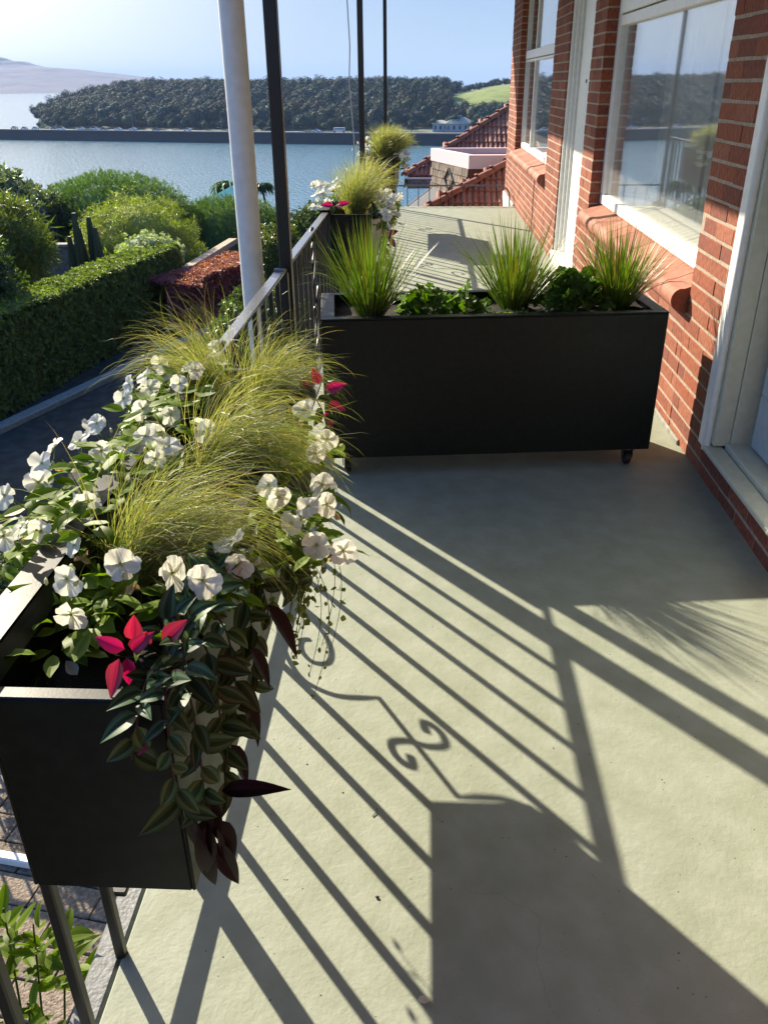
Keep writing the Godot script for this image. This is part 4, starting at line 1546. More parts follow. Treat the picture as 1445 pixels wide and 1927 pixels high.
func build_neighbour() -> void:
	var villa := thing("tiled_villa", "villa with red clay tile roof just below the balcony's far end", "house", Vector3.ZERO)
	var upper := part("roof", _box_mesh(Vector3(1.3, -3.5, -27.0), Vector3(4.5, -0.42, -20.4)), M.grey_board, villa)
	tiled(upper, Vector3(-0.46, -0.17, -19.5), 0.487, 1.0, 36, 11, 0)
	part("fascia", _box_mesh(Vector3(-0.40, -0.40, -19.56), Vector3(0.35, -0.215, -19.50), 0.004), M.grey_board, villa)
	part("gutter", _box_mesh(Vector3(-0.44, -0.21, -19.60), Vector3(0.35, -0.165, -19.49), 0.01), M.white_paint, villa)
	var lower := part("roof", _box_mesh(Vector3(0.6, -3.5, -16.3), Vector3(4.5, -0.9, -14.6)), M.grey_board, villa)
	tiled(lower, Vector3(-1.27, -0.85, -14.0), 0.54, 1.34, 36, 10, 1)
	# the turret: rendered parapet over shingles
	var c := Vector3(0.79, 0, -16.4)
	var l := Vector3(0.12, 0, -18.3)
	var r := Vector3(2.2, 0, -16.4)
	var turret := part("turret", _prism([c, r, Vector3(2.2, 0, -18.3), l], -3.0, 0.27, 0.0), M.dark_red_board, villa)
	part("parapet", _prism([c + Vector3(-0.012, 0, 0.03), r + Vector3(0, 0, 0.03), Vector3(2.2, 0, -18.3), l + Vector3(-0.03, 0, 0)], 0.27, 0.50, 0.13), M.pink_render, turret)
	part("turret_roof", _prism([c + Vector3(0.08, 0, -0.12), r + Vector3(-0.1, 0, -0.12), Vector3(2.1, 0, -18.2), l + Vector3(0.12, 0, 0.1)], 0.1, 0.40, 0.0), M.roof_tile_1, turret)
	var d := (l - c).normalized()
	var out := Vector3(d.z, 0, -d.x)
	if out.x > 0.0:
		out = -out
	var run := (l - c).length()
	var s := []
	for k in 3:
		var mb := MB.new()
		mb.box(Transform3D(Basis(Vector3.RIGHT, 0.0), Vector3.ZERO), Vector3([0.148, 0.142, 0.137][k], 0.15, 0.016), 0.003)
		s.append(mb.mesh())
	var b := Basis(d, Vector3.UP, d.cross(Vector3.UP))
	for j in 9:
		for i in 14:
			var u := 0.07 + i * 0.152 - (0.076 if j % 2 else 0.0)
			if u < 0.05 or u > run - 0.04:
				continue
			part("shingle", s[rng.randi() % 3], M["shingle_%d" % (rng.randi() % 3)], turret, Transform3D(b * Basis(Vector3.RIGHT, 0.09), c + d * u + out * rf(0.012, 0.018) + Vector3(0, 0.20 - j * 0.135 + rf(-0.004, 0.004), 0)))
	# the diamond frame on the shingles
	var dia := [Vector3(0, 0.2, 0), Vector3(0.24, 0, 0), Vector3(0, -0.2, 0), Vector3(-0.24, 0, 0)]
	var mb := MB.new()
	for i in 4:
		var p: Vector3 = b * dia[i]
		var q: Vector3 = b * dia[(i + 1) % 4]
		mb.tube(PackedVector3Array([p, q]), 0.022, 0.022, 4)
	part("diamond", mb.mesh(), M.dark_timber, turret, Transform3D(Basis(), c + d * 0.95 + Vector3(0, 0.0, 0) + out * 0.035))
	# pale ribbed awning with a dark edge
	var aw := thing("ribbed_awning", "pale ribbed lean-to roof with dark edge below the far railing", "roof", Vector3(0, 0, 0))
	var p0 := Vector3(-0.37, -0.30, -15.2)
	var p1 := Vector3(0.13, -0.27, -18.2)
	var wide := Vector3(1.5, 0.0, 0.0)
	mb = MB.new()
	mb.tube(PackedVector3Array([p0, p1]), 0.045, 0.045, 6)
	part("edge_beam", mb.mesh(), M.dark_timber, aw)
	mb = MB.new()
	mb.quad(p0, p0 + wide, p1 + wide, p1, Vector3(0, 1, 0.14).normalized())
	part("sheet", mb.mesh(), M.dark_timber, aw)
	for i in 26:
		var p := p0.lerp(p1, (i + 0.5) / 26.0)
		mb = MB.new()
		mb.box(Transform3D(Basis(), p + wide * 0.5 + Vector3(0.02, 0.035, 0)), Vector3(1.45, 0.03, 0.062), 0.006)
		part("slat", mb.mesh(), M.pale_metal, aw)
	# low railing beyond the end of the floor
	var rail := thing("low_railing", "thin dark railing beyond the far end of the balcony floor", "railing", Vector3(0, 0, -13.62))
	mb = MB.new()
	mb.tube(smooth_path([Vector3(-0.66, 0.275, 0), Vector3(0.0, 0.275, 0), Vector3(0.95, 0.272, 0), Vector3(1.18, 0.25, 0.0), Vector3(1.28, 0.16, 0.0), Vector3(1.30, -0.1, 0.0)]), 0.013, 0.013, 6)
	part("top_rail", mb.mesh(), M.rail_metal, rail)
	for i in 11:
		mb = MB.new()
		mb.box(Transform3D(Basis(), Vector3(-0.62 + i * 0.17, -0.2, 0)), Vector3(0.012, 0.93, 0.012), 0.002)
		part("baluster", mb.mesh(), M.black_paint, rail)


func _prism(pts: Array, y0: float, y1: float, rim: float) -> ArrayMesh:
	var mb := MB.new()
	var mid := Vector3.ZERO
	for p in pts:
		mid += p / pts.size()
	for i in pts.size():
		var p: Vector3 = pts[i]
		var q: Vector3 = pts[(i + 1) % pts.size()]
		var n := (q - p).cross(Vector3.UP).normalized()
		if n.dot(p - mid) < 0.0:
			n = -n
		mb.quad(p + Vector3(0, y0, 0), q + Vector3(0, y0, 0), q + Vector3(0, y1, 0), p + Vector3(0, y1, 0), n)
		var up := Vector3.UP
		if rim <= 0.0:
			mb.tri(p + Vector3(0, y1, 0), q + Vector3(0, y1, 0), mid + Vector3(0, y1, 0), up, up, up)
			continue
		var pi: Vector3 = p + (mid - p).normalized() * rim * 1.4
		var qi: Vector3 = q + (mid - q).normalized() * rim * 1.4
		mb.quad(p + Vector3(0, y1, 0), q + Vector3(0, y1, 0), qi + Vector3(0, y1, 0), pi + Vector3(0, y1, 0), up)
		mb.quad(pi + Vector3(0, y0, 0), qi + Vector3(0, y0, 0), qi + Vector3(0, y1, 0), pi + Vector3(0, y1, 0), -n)
	return mb.mesh()


# ------------------------------------------------------------------ planters
const BX0 := -0.617
const BX1 := -0.352


func rail_planter(label: String, z0: float, z1: float) -> Node3D:
	var t := thing("rail_planter", label, "planter", Vector3(0, 0.55, z0), "black planters hung on the railing")
	var h := 0.385
	var n := z1 - z0
	# four sides with a folded lip, the outer lip hooked over the handrail
	part("side", _box_mesh(Vector3(BX1 - 0.006, 0.0, n), Vector3(BX1, h, 0.0), 0.002), M.planter_black, t)
	part("side", _box_mesh(Vector3(BX0, 0.0, n), Vector3(BX0 + 0.006, h, 0.0), 0.002), M.planter_black, t)
	part("end", _box_mesh(Vector3(BX0 + 0.0062, 0.0, -0.006), Vector3(BX1 - 0.0062, h, 0.0), 0.002), M.planter_black, t)
	part("end", _box_mesh(Vector3(BX0 + 0.0062, 0.0, n), Vector3(BX1 - 0.0062, h, n + 0.006), 0.002), M.planter_black, t)
	part("base", _box_mesh(Vector3(BX0 + 0.0062, 0.004, n + 0.0062), Vector3(BX1 - 0.0062, 0.012, -0.0062)), M.planter_black, t)
	var lip := 0.024
	part("lip", _box_mesh(Vector3(BX1 - lip, h + 0.0005, n), Vector3(BX1 + 0.001, h + 0.0055, 0.001), 0.002), M.planter_black, t)
	part("lip", _box_mesh(Vector3(BX0 + 0.012, h + 0.0005, -lip), Vector3(BX1 - lip - 0.0006, h + 0.0055, 0.001), 0.002), M.planter_black, t)
	part("lip", _box_mesh(Vector3(BX0 + 0.012, h + 0.0005, n - 0.001), Vector3(BX1 - lip - 0.0006, h + 0.0055, n + lip), 0.002), M.planter_black, t)
	# hook over the rail: a sloped fold up and a flat top
	var mb := MB.new()
	var p := [Vector2(BX0 + 0.012, h), Vector2(BX0 + 0.001, h + 0.018), Vector2(-0.622, h + 0.030), Vector2(-0.676, h + 0.030), Vector2(-0.680, h + 0.026), Vector2(-0.680, h - 0.04)]
	for i in p.size() - 1:
		var a: Vector2 = p[i]
		var b: Vector2 = p[i + 1]
		var m2 := Vector2((b - a).y, -(b - a).x).normalized()
		for o in [0.0, 0.004]:
			var q: Vector2 = m2 * o * (1.0 if m2.y > 0.0 or m2.x < 0.0 else -1.0)
			mb.quad(Vector3(a.x + q.x, a.y + q.y, 0.0), Vector3(b.x + q.x, b.y + q.y, 0.0), Vector3(b.x + q.x, b.y + q.y, n), Vector3(a.x + q.x, a.y + q.y, n), Vector3(m2.x, m2.y, 0) * (1.0 if m2.y > 0.0 or m2.x < 0.0 else -1.0))
	part("hook", mb.mesh(), M.planter_black, t)
	soil(t, Vector3(BX0 + 0.0062, 0, n + 0.0062), Vector3(BX1 - 0.0062, 0, -0.0062), 0.315)
	return t


func soil(t: Node3D, a: Vector3, b: Vector3, y: float) -> void:
	var k := noise(int(a.z * 31.0) + 9, 9.0, 3)
	var xs := span(a.x, b.x, 12 if b.x - a.x < 0.6 else 60)
	var zs := span(a.z, b.z, 60 if b.z - a.z > 1.0 else 20)
	part("soil", sheet(xs, zs, func(x: float, z: float) -> float: return y + 0.014 * k.get_noise_2d(x, z), func(_x: float, _z: float) -> Color: return Color.WHITE), M.soil, t)


# a clump of hair-fine grass: blades rise from a small foot and arch over the way the clump leans
func feather_grass(label: String, base: Vector3, count: int, lean: Vector3, spread: float, l0: float, l1: float, droop: float, width := 0.0006, steps := 12) -> void:
	var t := thing("feather_grass", label, "grass", base, "feather grass clumps in the railing planters")
	var mb := MB.new()
	for i in count:
		var p := Vector3(rng.randfn() * 0.022, 0.0, rng.randfn() * 0.022)
		var d := (Vector3(0, 1.0, 0) + lean * rf(0.15, 1.1) + Vector3(rng.randfn(), rng.randfn() * 0.2, rng.randfn()) * spread).normalized()
		var l := rf(l0, l1)
		var dr := droop * rf(0.6, 1.35)
		var pts := PackedVector3Array()
		var curl := rv(1.9) if rng.randf() < 0.16 else rv(0.35)
		if rng.randf() < 0.10:
			d = (d + rv(0.8)).normalized()
			l *= rf(0.5, 1.15)
		var ds := l / steps
		var ring := rng.randf() < 0.045
		var axis := rv().normalized()
		for k in steps + 1:
			pts.append(p)
			var s := float(k) / steps
			p += d * ds
			if ring and s > 0.55:
				d = d.rotated(axis, 0.75)
				pts.append(p)
				p += d * ds * 0.4
				d = d.rotated(axis, 0.6)
			d = (d + Vector3(lean.x * 0.16, -dr * (0.25 + 1.5 * s), lean.z * 0.16) * (ds / 0.04) * 0.28 + curl * 0.07 * s * s * 4.0).normalized()
			if p.y < 0.03 and d.y < 0.0 and absf(p.x) < 0.2:
				d.y = absf(d.y) * 0.3
		var g := rf(0.7, 1.25)
		var dry := rng.randf() < 0.2
		var c1 := (Color(0.48, 0.39, 0.25) if dry else Color(0.34, 0.39, 0.15)) * g
		var c0 := c1
		mb.blade(pts, rv(), width * rf(0.7, 1.3), c0, c1)
	# short dead straw round the foot
	for i in count / 8:
		var p := Vector3(rng.randfn() * 0.03, 0.0, rng.randfn() * 0.03)
		var d := (Vector3(0, 0.7, 0) + rv(0.9) + lean * 0.4).normalized()
		var pts := PackedVector3Array()
		for k in 5:
			pts.append(p)
			p += d * rf(0.012, 0.03)
			d = (d + Vector3(0, -0.25, 0) + rv(0.3)).normalized()
		mb.blade(pts, rv(), width, Color(0.36, 0.27, 0.15), Color(0.36, 0.27, 0.15))
	stuff(part("blades", mb.mesh(), M.grass_blades, t))


# an upright tuft of flat stiff blades
func blade_tuft(label: String, base: Vector3, count: int, tall: float) -> void:
	var t := thing("blade_tuft", label, "plant", base, "upright grass tufts in the long planter")
	var mb := MB.new()
	for i in count:
		var a := rng.randf() * TAU
		var out := pow(rng.randf(), 0.75)
		var p := Vector3(cos(a), 0, sin(a)) * (0.055 * sqrt(rng.randf()))
		var d := (Vector3(0, 1, 0) + Vector3(cos(a), 0, sin(a)) * out * 0.80 + rv(0.08)).normalized()
		var l := tall * rf(0.55, 1.0) * (1.0 - 0.08 * out)
		var pts := PackedVector3Array()
		var steps := 6
		var bend := rf(0.01, 0.07) if rng.randf() < 0.85 else rf(0.15, 0.4)
		for k in steps + 1:
			pts.append(p)
			p += d * l / steps
			d = (d + Vector3(cos(a) * 0.3, -1, sin(a) * 0.3) * bend * out * (k + 1) / 3.0).normalized()
		var g := rf(0.65, 1.3)
		var c0 := Color(0.15, 0.225, 0.03) * g
		var c1 := c0
		if rng.randf() < 0.22:
			c1 = Color(0.34, 0.18, 0.07)
		mb.blade(pts, Vector3(-sin(a), rf(-0.3, 0.3), cos(a)) + rv(0.5), rf(0.0018, 0.0034), c0, c1)
	stuff(part("blades", mb.mesh(), M.tuft_blades, t))


# ---- impatiens
var petal_meshes: Array = []
var leaf_meshes: Array = []
var whole_flower: Array = []
var eye_mesh: ArrayMesh


func make_flower_parts() -> void:
	for k in 4:
		var r := RandomNumberGenerator.new()
		r.seed = 300 + k
		var mb := MB.new()
		var l := 0.0205 + 0.002 * k
		var nu := 6
		var nv := 5
		var grid := []
		for j in nv + 1:
			var row := []
			var t := float(j) / nv
			for i in nu + 1:
				var u := (float(i) / nu - 0.5) * 2.0
				var w := 0.0158 * pow(t, 0.55) * (1.06 - 0.22 * t)
				var long := l * t * (1.0 - 0.10 * t * exp(-(u * u) / 0.06) - 0.30 * t * u * u)
				var z := 0.0015 * sin(u * 4.0 + k) * t + 0.005 * t * t * (1.0 if k % 2 else -0.6) - 0.002 * u * u
				row.append(Vector3(u * w, long, z))
			grid.append(row)
		for j in nv:
			for i in nu:
				var a: Vector3 = grid[j][i]
				var b: Vector3 = grid[j][i + 1]
				var c: Vector3 = grid[j + 1][i + 1]
				var d: Vector3 = grid[j + 1][i]
				var m: Array[Vector3] = []
				for w in [[j, i], [j, i + 1], [j + 1, i + 1], [j + 1, i]]:
					var e0: Vector3 = grid[w[0]][mini(w[1] + 1, nu)] - grid[w[0]][maxi(w[1] - 1, 0)]
					var e1: Vector3 = grid[mini(w[0] + 1, nv)][w[1]] - grid[maxi(w[0] - 1, 0)][w[1]]
					var q := e0.cross(e1).normalized() if w[0] > 0 else Vector3(0, 0, 1)
					m.append(q if q.z > 0.0 else -q)
				mb.col = Color(0.66, 0.68, 0.52) if j == 0 else Color(0.80, 0.80, 0.755) * (1.0 - 0.05 * (i % 2))
				mb.squad(a, b, c, d, m[0], m[1], m[2], m[3])
		petal_meshes.append(mb.mesh())
	var mb2 := MB.new()
	mb2.col = Color(0.45, 0.5, 0.12)
	mb2.blob(Vector3(0, 0, 0.0012), Vector3(0.0022, 0.0022, 0.0026), 5, 7, noise(3, 1.0), 0.0)
	mb2.col = Color(0.30, 0.42, 0.10)
	mb2.tube(PackedVector3Array([Vector3(0, 0, -0.0005), Vector3(0, -0.006, -0.008), Vector3(0.002, -0.02, -0.016)]), 0.0010, 0.0007, 5)
	eye_mesh = mb2.mesh()
	for k in 4:
		var g: float = [1.0, 1.25, 0.8, 1.1][k]
		var mb := MB.new()
		mb.leaf(Transform3D(), 0.050 + 0.006 * k, 0.026 + 0.002 * k, 0.22, [-0.9, -0.4, -1.3, 0.2][k], 5, [Color(0.135, 0.205, 0.024) * g, Color(0.175, 0.255, 0.03) * g], 0.85, Color(0, 0, 0, 0), 0.1, 0.0012)
		leaf_meshes.append(mb.mesh())
	for k in 3:
		var mb := MB.new()
		for i in 5:
			mb.add(petal_meshes[(i + k) % 4], petal_place(i, k))
		mb.add(eye_mesh, Transform3D())
		whole_flower.append(mb.mesh())


func petal_place(i: int, k: int) -> Transform3D:
	var a: float = [0.0, 1.15, -1.15, 2.55, -2.55][i] + 0.1 * sin(k * 5.0 + i)
	return Transform3D(Basis(Vector3(0, 0, 1), a) * Basis(Vector3.RIGHT, [0.18, 0.12, 0.15, 0.05, 0.08][i] + 0.12 * sin(k * 3.0 + i * 2.0)), Vector3(0, 0, 0.0003 * i)).scaled_local(Vector3.ONE * [0.9, 1.0, 1.0, 1.08, 1.08][i])


func flower(plant: Node3D, at: Vector3, face: Vector3, size: float, k: int, detailed := true) -> void:
	var b := along((Vector3.UP + rv(0.5)).normalized(), face)
	b = Basis(b.x, b.z.cross(b.x), b.z) if absf(b.y.dot(face)) < 0.99 else b
	var z := face.normalized()
	var x := Vector3.UP.cross(z)
	if x.length() < 0.1:
		x = Vector3.RIGHT
	x = x.normalized()
	b = Basis(x, z.cross(x), z) * Basis(Vector3(0, 0, 1), rf(-0.6, 0.6))
	var tr := Transform3D(b.scaled(Vector3.ONE * size), at - plant.position)
	if not detailed:
		part("flower", whole_flower[k % 3], M.petal_white, plant, tr)
		return
	var f := part("flower", eye_mesh, M.petal_white, plant, tr)
	for i in 5:
		part("petal", petal_meshes[(i + k) % 4], M.petal_white, f, petal_place(i, k))


# spots: [x, y, z, face x, y, z]; leaves stand round the stems that carry the flowers
func impatiens(label: String, root: Vector3, spots: Array, leaves: int, detailed := true, size := 1.1) -> void:
	var t := thing("impatiens_plant", label, "flowering plant", root, "white flowering plants in the railing planters")
	var tips := []
	for s in spots:
		var at := Vector3(s[0], s[1], s[2])
		var face := Vector3(s[3], s[4], s[5]) if s.size() > 3 else Vector3(rf(-0.5, 0.5), rf(0.3, 1.0), rf(-0.2, 1.0))
		flower(t, at, face, size * rf(0.92, 1.15), rng.randi() % 12, detailed)
		tips.append(at - face.normalized() * 0.02 - Vector3(0, 0.015, 0))
	var mb := MB.new()
	for i in tips.size():
		var q: Vector3 = tips[i] - root
		var bend := Vector3(q.x * 0.75, q.y * 0.45 + 0.02, q.z * 0.75) + rv(0.015)
		var foot := Vector3(rf(-0.03, 0.03), -0.01, rf(-0.05, 0.05))
		mb.col = Color(0.22, 0.26, 0.05) * rf(0.7, 1.2)
		mb.tube(smooth_path([foot, bend * 0.5 + Vector3(0, 0.01, 0), bend, q], 3), 0.0030, 0.0011, 5)
	part("stem", mb.mesh(), M.leaf_green, t)
	# a cushion of leaves under the flowers, and buds among them
	if detailed:
		var mid := Vector3.ZERO
		for q in tips:
			mid += (q - root) / tips.size()
		for i in int(leaves * 1.5):
			var at := Vector3(mid.x * rf(0.1, 1.25), mid.y * rf(0.45, 1.0) - 0.012, mid.z * 0.6) + Vector3(rng.randfn() * 0.03, rf(-0.015, 0.012), rng.randfn() * 0.085)
			var a := rng.randf() * TAU
			part("leaf", leaf_meshes[rng.randi() % 4], M.leaf_green, t, Transform3D(along(Vector3(cos(a), rf(-0.25, 0.45), sin(a)), Vector3(0, 1, 0.15) + rv(0.45)).scaled(Vector3.ONE * rf(0.55, 1.0)), at))
		if root.x < -0.55:
			# leaves that lie over the rail hook
			for i in 44:
				var at := Vector3(-0.645 + rng.randfn() * 0.045, rf(0.985, 1.035), root.z + rf(-0.24, 0.2)) - root
				var a := rng.randf() * TAU
				if at.z + root.z > -1.22:
					continue
				part("leaf", leaf_meshes[rng.randi() % 4], M.leaf_green, t, Transform3D(along(Vector3(cos(a), rf(-0.1, 0.4), sin(a)), Vector3(0, 1, 0.15) + rv(0.4)).scaled(Vector3.ONE * rf(0.65, 1.1)), at))
		for i in 7:
			var q: Vector3 = tips[rng.randi() % tips.size()] - root + Vector3(rf(-0.04, 0.04), rf(-0.01, 0.03), rf(-0.04, 0.04))
			var bud := MB.new()
			bud.col = Color(0.62, 0.66, 0.42)
			bud.lathe(Transform3D(along(Vector3(rf(-1, 1), 1.0, rf(-1, 1)), Vector3(0, 0, 1)), q), PackedVector2Array([Vector2(0, -0.004), Vector2(0.0035, 0.0), Vector2(0.003, 0.006), Vector2(0, 0.011)]), 7)
			part("bud", bud.mesh(), M.petal_white, t)
		for i in 2:
			var q: Vector3 = tips[rng.randi() % tips.size()] - root + Vector3(rf(-0.03, 0.03), rf(-0.03, 0.0), rf(-0.03, 0.03))
			var wilt := MB.new()
			for k in 4:
				wilt.leaf(Transform3D(along(Vector3(rf(-1, 1), -0.6, rf(-1, 1)), rv()), Vector3.ZERO), 0.02, 0.012, 0.7, rf(-2.5, 2.5), 4, [Color(0.60, 0.46, 0.28), Color(0.66, 0.56, 0.40)], 0.8, Color(0, 0, 0, 0), 0.0, 0.002)
			part("wilted_flower", wilt.mesh(), M.petal_dry, t, Transform3D(Basis(), q))
	for i in int(leaves * 1.35):
		var q: Vector3 = tips[rng.randi() % tips.size()] - root
		var w := rf(0.45, 1.0)
		var at := Vector3(q.x * w, q.y * w - 0.01, q.z * w) + Vector3(rf(-0.025, 0.025), rf(-0.03, 0.012), rf(-0.025, 0.025))
		var a := rng.randf() * TAU
		var d := Vector3(cos(a), rf(-0.3, 0.5), sin(a))
		var k := rng.randi() % 4
		part("leaf", leaf_meshes[k], M.leaf_green, t, Transform3D(along(d, Vector3(0, 1, 0) + rv(0.5)).scaled(Vector3.ONE * size * rf(0.75, 1.2)), at))


# ---- trailing striped plant
var stripe_meshes: Array = []
var pink_meshes: Array = []
var purple_mesh: ArrayMesh


func make_striped_leaves() -> void:
	for k in 5:
		var g: float = [1.0, 0.8, 1.2, 0.9, 0.7][k]
		var dark := Color(0.024, 0.056, 0.022) * g
		var silver := (Color(0.080, 0.150, 0.072) if k != 2 else Color(0.095, 0.165, 0.04)) * g
		var rim := (Color(0.045, 0.09, 0.028) if k < 4 else Color(0.05, 0.03, 0.025)) * g
		var mb := MB.new()
		mb.leaf(Transform3D(), 0.058 + 0.005 * k, 0.031 + 0.001 * k, 0.32, [-0.9, -0.4, -1.2, -0.6, -0.2][k], 6, [dark, dark * 1.1, silver, silver * 0.85, rim], 0.66, Color(0.028, 0.005, 0.013), 0.15)
		stripe_meshes.append(mb.mesh())
	var pm := MB.new()
	pm.leaf(Transform3D(), 0.115, 0.030, 0.5, -0.35, 8, [Color(0.016, 0.004, 0.008), Color(0.013, 0.003, 0.007), Color(0.018, 0.005, 0.009)], 0.6, Color(0, 0, 0, 0), 0.2)
	purple_mesh = pm.mesh()
	for k in 3:
		var g: float = [1.0, 0.8, 1.15][k]
		var mb := MB.new()
		mb.leaf(Transform3D(), 0.055, 0.027, 0.55, [-0.5, 0.6, -0.9][k], 6, [[Color(0.36, 0.03, 0.19), Color(0.44, 0.035, 0.25), Color(0.38, 0.07, 0.17)], [Color(0.34, 0.07, 0.13), Color(0.42, 0.12, 0.15), Color(0.34, 0.13, 0.12)], [Color(0.22, 0.03, 0.09), Color(0.36, 0.03, 0.17), Color(0.20, 0.06, 0.07)]][k], 0.68, Color(0, 0, 0, 0), 0.15)
		pink_meshes.append(mb.mesh())


func spider(label: String, root: Vector3, stems: Array, gap: float, pinks: Array, size := 1.0, darks: Array = []) -> void:
	var t := thing("trailing_plant", label, "trailing plant", root, "trailing striped plants in the railing planters")
	for s in stems:
		var path := smooth_path(s, 8)
		var mb := MB.new()
		var loc := PackedVector3Array()
		for p in path:
			loc.append(p - root)
		mb.col = Color(0.07, 0.03, 0.03)
		mb.tube(loc, 0.0022, 0.0014, 5)
		part("stem", mb.mesh(), M.spider_leaf, t)
		var run := gap * 0.5
		var side := 1.0
		for i in range(1, loc.size()):
			run += loc[i].distance_to(loc[i - 1])
			if run < gap:
				continue
			run = 0.0
			side = -side
			var d := (loc[i] - loc[i - 1]).normalized()
			var out := Vector3(loc[i].x + root.x - (BX0 + BX1) * 0.5, 0.0, 0.25).normalized()
			if loc[i].y + root.y > 0.92:
				out = (out * 0.5 + Vector3.UP).normalized()
			var across := d.cross(out).normalized()
			var dir := (d * rf(0.2, 1.0) + across * side * rf(0.4, 1.0) + out * rf(0.1, 0.8) + rv(0.35)).normalized()
			part("leaf", stripe_meshes[rng.randi() % 5], M.spider_leaf, t, Transform3D(along(dir, out + Vector3(0, 0.8, 0.5) + rv(0.5)).scaled(Vector3(rf(0.75, 1.05), 1, 1) * size * rf(0.55, 1.05)), loc[i]))
	for p in darks:
		part("leaf", purple_mesh, M.spider_leaf, t, Transform3D(along(Vector3(p[3], p[4], p[5]), Vector3(p[6], p[7], p[8])).scaled(Vector3.ONE * size * rf(0.85, 1.2)), Vector3(p[0], p[1], p[2]) - root))
	for p in pinks:
		var at := Vector3(p[0], p[1], p[2]) - root
		var o := part("leaf", pink_meshes[rng.randi() % 3], M.pink_leaf, t, Transform3D(along(Vector3(p[3], p[4], p[5]), Vector3(p[6], p[7], p[8])).scaled(Vector3.ONE * size * p[9]), at))
		o.set_meta("label", "pink leaf lit by the sun")


func mass(n: int, c: Vector3, rad: Vector3) -> Array:
	var o := []
	for i in n:
		var a := rng.randf() * TAU
		var d := Vector3(cos(a) * sqrt(rng.randf()), rf(-0.3, 1.0), sin(a) * sqrt(rng.randf()))
		o.append([c.x + d.x * rad.x, c.y + d.y * rad.y, c.z + d.z * rad.z])
	return o


